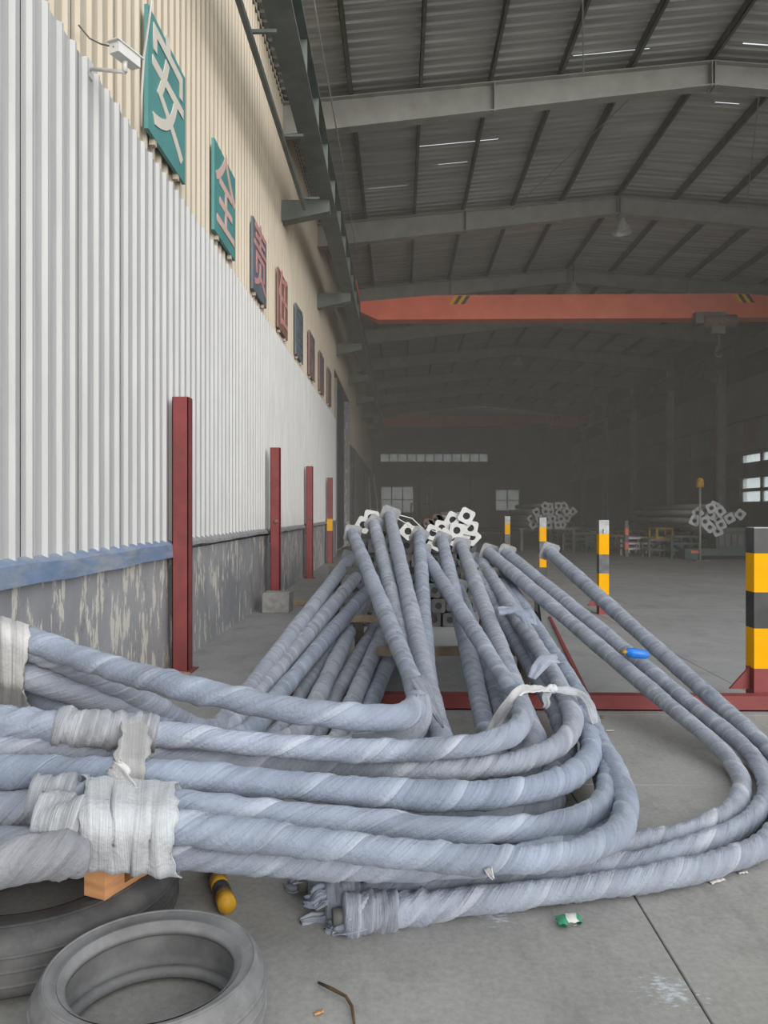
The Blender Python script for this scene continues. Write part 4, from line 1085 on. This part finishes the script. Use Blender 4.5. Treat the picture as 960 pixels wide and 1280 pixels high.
# leaning pale tubes at the far wall
for i in range(7):
    px = 518 + i * 5.2; x, y = xy(px, 50)
    o = MB().tube([(0, 0, 0), (random.uniform(-.5, .5), 1.3, random.uniform(2.3, 3.2))], .06, 8).build('leaning_tube', 'hall_wall_light', None, True); o.location = (x, y, 0)
    tag(o, 'pale tube leaning near the far tan door, %s from the left' % ORD[i], 'tube', 'tubes leaning near the far door')
    if i == 0:
        rr = empty('lean_rail', (1.8 + .9, 51.5, 0)); tag(rr, 'dark rail behind the leaning pale tubes', 'rail'); MB().box((-2, -.05, 2.0), (2, .05, 2.1)).build('bar', 'steel_dark', rr); MB().box((-2, -.05, 0), (-1.9, .05, 2.0)).build('upright', 'steel_dark', rr); MB().box((1.9, -.05, 0), (2, .05, 2.0)).build('upright', 'steel_dark', rr)
for i in range(6):
    px = 462 + i * 3.4; x, y = xy(px, 38 + i)
    o = MB().tube([(0, 0, 0), (random.uniform(-.5, -.2), .5, random.uniform(2.6, 3.6))], .06, 8).build('leaning_tube', ('rust', 'galv', 'steel_dark')[i % 3], None, True); o.location = (x, y, 0)
    tag(o, ('rusty', 'pale grey', 'dark')[i % 3] + ' tube leaning on the left wall, ' + ('near' if i < 3 else 'far') + ' one of two', 'tube', 'tubes leaning on the left wall')
for i, (px, d, w, h) in enumerate(((560, 48, 3.5, .7), (600, 46, 2.6, .6), (690, 42, 2.2, 1.0), (655, 52, 2.5, .9))):
    x, y = xy(px, d); frame_rack('frame_rack', x - w / 2, x + w / 2, y - .6, y + .6, h, 'steel_dark', ('wide dark rack before the far tan door', 'low dark rack right of the far tan door', 'dark rack deep in the hall behind the grey flanges', 'dark rack by the far right window')[i], 2, group='racks far in the hall')

# ------------------------------------------------------------------ cranes
def crane(yc, label, left_x, right_x, zb, zt_):
    r = empty('overhead_crane', (0, yc, zb)); tag(r, label, 'crane', 'overhead travelling cranes')
    h = zt_ - zb; m = MB()
    prof = [(left_x, h * .32), (left_x + .55, 0), (right_x - .55, 0), (right_x, h * .32), (right_x, h * .75), (right_x - 2.3, h), (left_x + 2.3, h), (left_x, h * .75)]
    n = len(prof)
    for yv in (-.28, .28):
        for px, pz in prof: m.v.append((px, yv, pz))
    m.f.append(tuple(range(n))); m.f.append(tuple(range(2 * n - 1, n - 1, -1)))
    for i in range(n): m.f.append((i, n + i, n + (i + 1) % n, (i + 1) % n))
    m.build('girder', 'orange', r)
    for sx, cx in ((-1, -1.42), (1, 12.98)):
        MB().box((cx - .13, -1.6, 8.1 - zb), (cx + .13, 1.6, 8.42 - zb)).build('end_carriage', 'orange', r)
        for yv in (-1.3, 1.3): MB().lathe([(0, -.05), (.15, -.05), (.15, .05), (0, .05)], 16, Matrix.Translation((cx, yv, 8.22 - zb)) @ Matrix.Rotation(math.pi / 2, 4, 'Y')).build('wheel', 'steel_dark', r)
    for cx, sg in ((1.55, 1), (10.6, -1)):
        for k in range(4):
            x = cx + k * .12; s_ = .18 * sg
            q = MB(); y_ = -.285
            q.quad((x, y_, h * .62), (x + .12, y_, h * .62), (x + .12 + s_, y_, h * .97), (x + s_, y_, h * .97)); q.quad((x, y_ + .004, h * .62), (x + s_, y_ + .004, h * .97), (x + .12 + s_, y_ + .004, h * .97), (x + .12, y_ + .004, h * .62))
            q.build('warning_stripe', 'yellow' if k % 2 == 0 else 'black', r)
    hx = 9.9
    MB().box((hx - .75, -.55, -.22), (hx + .2, -.3, .12)).build('hoist_motor', 'steel_dark', r)
    MB().lathe([(0, -.5), (.2, -.5), (.2, .5), (0, .5)], 18, Matrix.Translation((hx, -.45, -.15)) @ Matrix.Rotation(math.pi / 2, 4, 'Y')).build('hoist_drum', 'rust', r, True)
    MB().box((hx - .25, -.55, -.55), (hx + .15, -.3, -.22)).build('hook_block', 'steel_dark', r)
    MB().tube([(hx, -.42, -.22), (hx, -.42, -1.0)], .02, 6).build('rope', 'steel_dark', r)
    hk = [(hx + .12 * math.cos(a), -.42, -1.12 + .12 * math.sin(a)) for a in np.linspace(1.5, 5.9, 14)]
    MB().tube(hk, .03, 8).build('hook', 'steel_dark', r, True)
    return r
crane(24.5, 'orange overhead crane bridge with striped marks and hoist at right', -1.25, 12.9, 7.57, 8.33)
crane(53.5, 'distant dim red crane bridge deep in the hall', -1.25, 12.9, 7.45, 8.2)
# lamps under the ridge
for i, d in enumerate((20.9, 26.7, 39.2)):
    r = empty('pendant_lamp', (6.0, d, 9.05)); tag(r, ('high bay lamp with bell shade nearest the viewer under the ridge', 'high bay lamp with bell shade just above the orange crane', 'small distant high bay lamp beyond the orange crane')[i], 'lamp', 'high bay lamps under the ridge')
    MB().lathe([(.27, .0), (.26, .03), (.2, .16), (.10, .28), (.08, .4), (0, .42)], 22).build('lamp_shade', 'lamp_metal', r, True)
    MB().lathe([(0, .03), (.08, .04), (.11, .1), (.06, .22), (0, .24)], 14).build('bulb', 'white_plastic', r, True)
    MB().tube([(0, 0, .4), (0, 0, 1.0 if i < 2 else .9)], .018, 6).build('stem', 'steel_dark', r)

# ------------------------------------------------------------------ left wall things
CH = '安全责任重于泰山'
LBL = ['large teal sign board with pale character, beside the wall camera', 'teal sign board with pinkish character, second along the wall', 'faded board with reddish character, third along the wall', 'faded red board, fourth along the wall', 'faded board, fifth along the wall above the white sheets', 'dim board, sixth along the wall', 'dim board, seventh along the wall', 'dim board, last along the wall before the door']
for i in range(8):
    yb = 6.56 + 2.36 * i; z0, z1 = 4.80, 5.87
    r = empty('sign_board', (XL + .0, yb + .57, z0)); tag(r, LBL[i], 'sign', 'character sign boards on the cream wall')
    MB().box((.0, -.57, 0), (.035, .57, z1 - z0)).build('board', ('teal', 'teal', 'teal_dull', 'board_red', 'teal_dull', 'board_red', 'board_red', 'board_red')[i], r)
    cu = bpy.data.curves.new('character', 'FONT'); cu.body = CH[i]; cu.size = 1.08; cu.extrude = .004; cu.align_x = 'CENTER'; cu.align_y = 'CENTER'
    cu.offset = 0.007
    cu.materials.append(M[('letter', 'letter_pink', 'letter_red', 'letter_red', 'teal_dull', 'teal_dull', 'teal_dull', 'teal_dull')[i]])
    t_ = bpy.data.objects.new('character_text', cu); COL.objects.link(t_)
    me_ = bpy.data.meshes.new_from_object(t_.evaluated_get(bpy.context.evaluated_depsgraph_get())); bpy.data.objects.remove(t_)
    c = bpy.data.objects.new('character', me_); COL.objects.link(c); c.parent = r
    c.matrix_local = Matrix.Translation((.041, 0, .53)) @ Matrix.Rotation(math.pi / 2, 4, 'Z') @ Matrix.Rotation(math.pi / 2, 4, 'X')
    for yy_ in (-.35, .35): MB().box((-.02, yy_ - .03, -.05), (.03, yy_ + .03, .02)).build('bracket', 'cream_sheet', r)
# boards on the right wall
for i in range(4):
    yb = 30.6 + i * 3.4
    r = MB().box((XR - .09, yb - .55, 4.1), (XR - .05, yb + .55, 5.1)).build('sign_board', 'board_red'); recenter(r)
    tag(r, 'dark reddish sign board high on the right wall, %s from the windows' % ('first', 'second', 'third', 'fourth')[i], 'sign', 'dim boards on the right wall')
# surveillance camera
p0 = W(113, 86, 5.42); pe = W(156, 90, 5.2)
sc_ = empty('wall_camera', p0); tag(sc_, 'white box surveillance camera on a bracket arm above the white sheets', 'camera')
MB().box((-.05, -.05, -.06), (0.0, .05, .06)).build('wall_mount', 'white_plastic', sc_)
MB().tube([(0, 0, 0), pe - p0], .014, 8).build('arm', 'white_plastic', sc_, True)
bc = W(157, 70, 5.2) - p0; front = (W(174, 82, 5.32) - W(146, 60, 5.12)).normalized()
q = front.to_track_quat('X', 'Z').to_matrix().to_4x4(); mm = Matrix.Translation(bc) @ q
body = MB(); body.box((-.11, -.04, -.035), (.10, .04, .035), mm); body.build('housing', 'white_plastic', sc_)
MB().box((-.13, -.05, .036), (.13, .05, .044), mm).build('sunshield', 'white_plastic', sc_)
MB().box((.10, -.036, -.031), (.108, .036, .031), mm).build('front_glass', 'lens_dark', sc_)
MB().lathe([(0, .108), (.02, .108), (.02, .114), (0, .114)], 14, mm @ Matrix.Rotation(math.pi / 2, 4, 'Y')).build('lens', 'black', sc_)
MB().tube([pe - p0, pe - p0 + Vector((0, 0, .05)), bc - Vector((0, 0, .03))], .018, 8).build('swivel', 'white_plastic', sc_, True)
MB().tube([mm @ Vector((-.11, 0, 0)), W(126, 55, 5.25) - p0, W(112, 48, 5.3) - p0, W(98, 31, 5.25) - p0], .006, 6).build('cable', 'steel_dark', sc_, True)
o = MB().tube([W(*q) for q in ((194, -25, 6.05), (186, 25, 6.08), (180, 70, 6.22), (177, 120, 6.36), (176.5, 158, 6.45))], .011, 6).build('hanging_cable', 'white_plastic', None, True); recenter(o); tag(o, 'white cable hanging down along the first teal board', 'cable')
# conduit under the runway, sag wires
o = MB().box((-1.79, 8.2, 7.05), (-1.73, 14.1, 7.13)).build('conductor_bar', 'runway'); recenter(o); tag(o, 'dark conductor bar below the near runway beam', 'conduit')
for i, yv in enumerate((9, 11.5, 13.8)): 
    o2 = MB().box((-.02, -.02, 0), (.32, .02, .04)).build('hanger', 'runway', o); o2.location = Vector((-1.77, yv, 7.13)) - o.location
o = MB().tube([(-1.15, 8, 8.35), (-1.13, 11, 8.2), (-1.12, 14.5, 8.3), (-1.12, 17.5, 8.18), (-1.12, 20.7, 8.3)], .012, 6).build('sagging_cable', 'galv', None, True); recenter(o); tag(o, 'pale cable sagging beside the left crane runway', 'cable')
for i, (a, b) in enumerate((((2.0, 8.6), (3.4, 14.3)), ((8.4, 8.6), (6.9, 14.3)), ((4.8, 14.6), (3.0, 20.6)), ((6.8, 14.6), (9.2, 20.6)))):
    o = MB().tube([(a[0], a[1], roof_z(a[0]) - .30), (b[0], b[1], roof_z(b[0]) - .30)], .012, 6).build('tie_rod', 'steel_grey'); tag(o, kind='structure')

# ------------------------------------------------------------------ yard things
def tyre(name, label, loc, R, Rin, h, mat, tread, tilt=(0, 0, 0), nt=64):
    r = empty(name, loc); r.rotation_euler = tilt; tag(r, label, 'tyre', 'old tyres on the yard')
    hh = h; sw = R - Rin
    # side walls and liner: closed hollow section
    outer = [(Rin, .006 * 0 + .02), (Rin + .015, .006), (Rin + sw * .35, .0), (R - sw * .25, .004), (R - .02, .02)]
    top = [(R - .02, hh - .02), (R - sw * .25, hh - .004), (Rin + sw * .55, hh), (Rin + sw * .35, hh - .012), (Rin + .03, hh - .010), (Rin + .012, hh - .022), (Rin, hh - .03)]
    inner = [(Rin + .004, hh - .05), (Rin + .03, hh - .045), (R - sw * .35, hh - .035), (R - .035, hh - .06), (R - .03, hh * .5), (R - .035, .06), (R - sw * .35, .03), (Rin + .03, .04), (Rin + .004, .045)]
    tr = [(R - .006, .032), (R, hh * .25), (R + .003, hh * .5), (R, hh * .75), (R - .006, hh - .032)]
    MB().lathe(outer + tr + top + inner, 72, None, True).build('casing', mat, r, True)
    for z in (hh * .3, hh * .5, hh * .7):
        MB().lathe([(R + .0005, z - .006), (R + .006, z - .004), (R + .006, z + .004), (R + .0005, z + .006)], 72).build('tread_rib', tread, r, True)
    MB().lathe([(Rin + sw * .62, hh - .001), (Rin + sw * .66, hh + .004), (Rin + sw * .70, hh - .001)], 72).build('side_ring', tread, r, True)
    MB().lathe([(Rin + .002, hh - .03), (Rin + .012, hh - .018), (Rin + .022, hh - .012)], 72).build('bead', tread, r, True)
    nt = 0
    blk = MB().box((R - .004, -.012, hh - .045), (R + .008, .012, hh - .015)).mesh('tread_block', tread)
    for k in range(nt):
        a = 2 * math.pi * k / nt
        place('tread_block', blk, r, None, (0, 0, a)); 
    return r
p = W(190, 640, 2.215)
tyre('tyre', 'dusty grey car tyre lying flat nearest the viewer', (p.x, p.y, 0), .322, .232, .20, 'rubber_dusty', 'rubber_dusty')
xc, d = -1.27, 2.80
tyre('tyre', 'large dark truck tyre lying flat under the wooden pallet', (xc * CR - d * SR, xc * SR + d * CR, 0), .50, .32, .22, 'rubber', 'rubber', nt=80)
# pallet
c0 = W(131, 1126, 2.525); e1 = (W(205, 1080, 2.79) - c0); e1.z = 0; e1.normalize(); e2 = Vector((-e1.y, e1.x, 0))
pal = empty('pallet', (c0.x, c0.y, .222)); pal.rotation_euler = (0, 0, math.atan2(e1.y, e1.x)); tag(pal, 'raw pine pallet lying on the large dark tyre', 'pallet')
Lx, Ly = .75, .75
for i in range(3):
    y_ = i * (Ly - .09) / 2
    MB().box((0, y_, 0), (Lx, y_ + .09, .018)).build('bottom_board', 'pine', pal)
for i in range(3):
    for j in range(3):
        x_, y_ = i * (Lx - .09) / 2, j * (Ly - .09) / 2
        MB().box((x_, y_, .018), (x_ + .09, y_ + .09, .095)).build('block', 'pine', pal)
for i in range(3):
    x_ = i * (Lx - .09) / 2
    MB().box((x_, 0, .095), (x_ + .09, Ly, .112)).build('stringer', 'pine', pal)
for i in range(5):
    y_ = i * (Ly - .08) / 4
    MB().box((0, y_, .112), (Lx, y_ + .08, .126)).build('top_board', 'pine', pal)
# striped pipe on the floor
a = W(284, 1130, 2.86); b = W(255, 1060, 3.38); a.z = .036; b.z = .036
pp = empty('striped_pipe', a); tag(pp, 'worn yellow and black pipe on the floor under the poles', 'pipe')
dv = (b - a); n = 8
for i in range(n): MB().tube([dv * (i / n), dv * ((i + 1) / n)], .034, 16).build('band', 'yellow_worn' if i % 2 == 0 else 'black', pp, True)
# concrete block and broken bricks at the posts
def chunk(name, lo, hi, mat, label, cat, rz, loc, seed, group=None):
    m = MB(); rg = random.Random(seed); n = 4
    m.box(lo, hi); m.v = [tuple(c + rg.uniform(-.012, .012) * (1 if c_i < 2 or v[2] > .01 else 0) for c_i, c in enumerate(v)) for v in m.v]
    o = m.build(name, mat); o.location = loc; o.rotation_euler = (0, 0, rz)
    bv = o.modifiers.new('worn', 'BEVEL'); bv.width = .01; bv.segments = 2
    tag(o, label, cat, group)
p = W(334, 640, 11.6); chunk('concrete_block', (-.2, -.2, 0), (.2, .2, .30), 'block', 'rough concrete block on the floor before the second red post', 'block', 0, (p.x + .16, p.y, 0), 1)
p = W(205, 640, 7.0); chunk('brick', (-.11, -.055, 0), (.11, .055, .07), 'brick', 'tan broken brick left of the nearest red post foot', 'brick', .3, (p.x - .02, p.y, 0), 2)
p = W(222, 640, 6.95); chunk('brick', (-.08, -.05, 0), (.08, .05, .05), 'brick', 'smaller brick scrap touching the nearest red post foot', 'brick', -.5, (p.x + .03, p.y - .03, 0), 3)
p = W(232, 640, 6.95); chunk('rubble', (-.05, -.04, 0), (.05, .04, .03), 'block', 'small rubble piece right of the nearest red post foot', 'rubble', .5, (p.x + .05, p.y - .06, 0), 4)
x_ = W(355, 640, 12.2); chunk('timber', (-.1, -.05, 0), (.9, .05, .09), 'old_wood', 'dark sleeper timber on the floor by the second red post', 'timber', 0, (x_.x + .05, x_.y + .1, 0), 5)
# blue packet lying in the groove between the right poles
bp = empty('blue_packet', W(797, 817, 5.52)); bp.rotation_euler = (0.0, math.radians(8), .05); tag(bp, 'bright blue plastic packet lying on the right hand poles', 'packet')
m = MB(); prof = [(-.085, .012), (-.075, .03), (-.03, .036), (.03, .034), (.065, .03), (.08, .014)]
for i, (xx, rr) in enumerate(prof):
    for k in range(12):
        a_ = 2 * math.pi * k / 12; q_ = 1 + .12 * math.sin(k * 2.1 + i * 1.7)
        m.v.append((xx, rr * math.cos(a_) * q_, rr * math.sin(a_) * q_))
for i in range(len(prof) - 1):
    for k in range(12): m.f.append((i * 12 + k, i * 12 + (k + 1) % 12, (i + 1) * 12 + (k + 1) % 12, (i + 1) * 12 + k))
m.f.append(tuple(range(12))); m.f.append(tuple(range(60, 72))[::-1])
m.build('packet', 'blue_plastic', bp, True); MB().lathe([(0, -.115), (.012, -.115), (.016, -.085), (0, -.08)], 10, Matrix.Rotation(math.pi / 2, 4, 'Y')).build('tip', 'yellow_worn', bp, True)
# green and white wrapper
gw = empty('snack_wrapper', WZ(711, 1156, 0.0)); gw.rotation_euler = (0, 0, .25); tag(gw, 'crumpled green and white wrapper on the bare concrete', 'wrapper')
def pillow(x0, x1, mat, nm):
    m = MB(); nx, ny = 6, 6
    for s_ in (1, -1):
        for i in range(nx + 1):
            for j in range(ny + 1):
                u = x0 + (x1 - x0) * i / nx; v = -.03 + .06 * j / ny
                h_ = .016 * max(0, (1 - (u / .047) ** 2)) ** .5 * max(0, 1 - (v / .032) ** 2) ** .5 + .0025 * math.sin(u * 190 + v * 120)
                m.v.append((u + .006 * math.sin(v * 90), v, .018 + max(-.016, s_ * h_)))
    for s_ in range(2):
        b_ = s_ * (nx + 1) * (ny + 1)
        for i in range(nx):
            for j in range(ny):
                q_ = (b_ + i * (ny + 1) + j, b_ + (i + 1) * (ny + 1) + j, b_ + (i + 1) * (ny + 1) + j + 1, b_ + i * (ny + 1) + j + 1); m.f.append(q_ if s_ == 0 else q_[::-1])
    m.build(nm, mat, gw, True)
pillow(-.046, -.012, 'green_print', 'printed_end'); pillow(-.012, .03, 'white_plastic', 'white_band'); pillow(.03, .046, 'green_print', 'printed_end')
# twig, paper scraps
o = MB().tube([WZ(398, 1228, .012), WZ(415, 1236, .022), WZ(432, 1245, .016), WZ(440, 1258, .012), WZ(443, 1280, .012)], [.004, .006, .005, .005, .004], 7).build('twig', 'twig', None, True); recenter(o); tag(o, 'thin dark bent twig on the concrete right of the front tyre', 'twig')
def scrap(px, py, w, l, rz, label, mat='paper'):
    m = MB(); n = 5; rg = random.Random(int(px))
    for i in range(n + 1):
        for j in range(3): m.v.append((-l / 2 + l * i / n + rg.uniform(-.004, .004), (j - 1) * w / 2 * (1 - .3 * abs(i / n - .5)), .003 + .006 * abs(math.sin(i * 1.3 + j))))
    for i in range(n):
        for j in range(2): m.f.append((i * 3 + j, (i + 1) * 3 + j, (i + 1) * 3 + j + 1, i * 3 + j + 1))
    o = m.build('paper_scrap', mat, None, True); o.location = WZ(px, py, 0); o.rotation_euler = (0, 0, rz); sd = o.modifiers.new('t', 'SOLIDIFY'); sd.thickness = .002; tag(o, label, 'scrap', 'small scraps on the concrete')
scrap(896, 1102, .03, .075, .5, 'pale paper scrap at the foot of the outermost curved pole')
scrap(928, 1092, .02, .04, .3, 'smaller pale scrap right of the paper beside the outermost pole')
scrap(398, 1268, .015, .03, .6, 'tiny orange wood chip left of the twig', 'pine')
scrap(762, 914, .03, .06, .1, 'pale scrap on the concrete just right of the pile'); scrap(745, 897, .05, .12, 0, 'small tan litter patch at the red floor beam', 'old_wood')
# extra stored frames along the right side
for i, (px, d, w, h, mt) in enumerate(((722, 30.5, 1.3, .7, 'steel_dark'), (748, 29, 1.1, .62, 'green_machine'), (772, 27.6, 1.1, .7, 'rust'), (800, 26.4, 1.1, .66, 'galv_post'), (852, 25.2, .9, .75, 'green_machine'))):
    x, y = xy(px, d)
    lb = ('dark stillage left of the standing striped post, deep in hall', 'greenish stillage directly behind the standing striped post', 'rusty stillage just right of the standing striped post', 'grey stillage left of the yellow crate stand', 'greenish stillage between yellow crate and marker pole')[i]
    r = frame_rack('stillage', x - w / 2, x + w / 2, y - .35, y + .35, h, mt, lb, 3, 'stillage', 'stillages along the right side')
    for q in range(6):
        xx = -w / 2 + w * (q + .5) / 6
        MB().bar((xx, -.36, .1), (xx + (.12 if q % 2 else -.1), -.36, h - .05), .03).build('bar', mt, r)
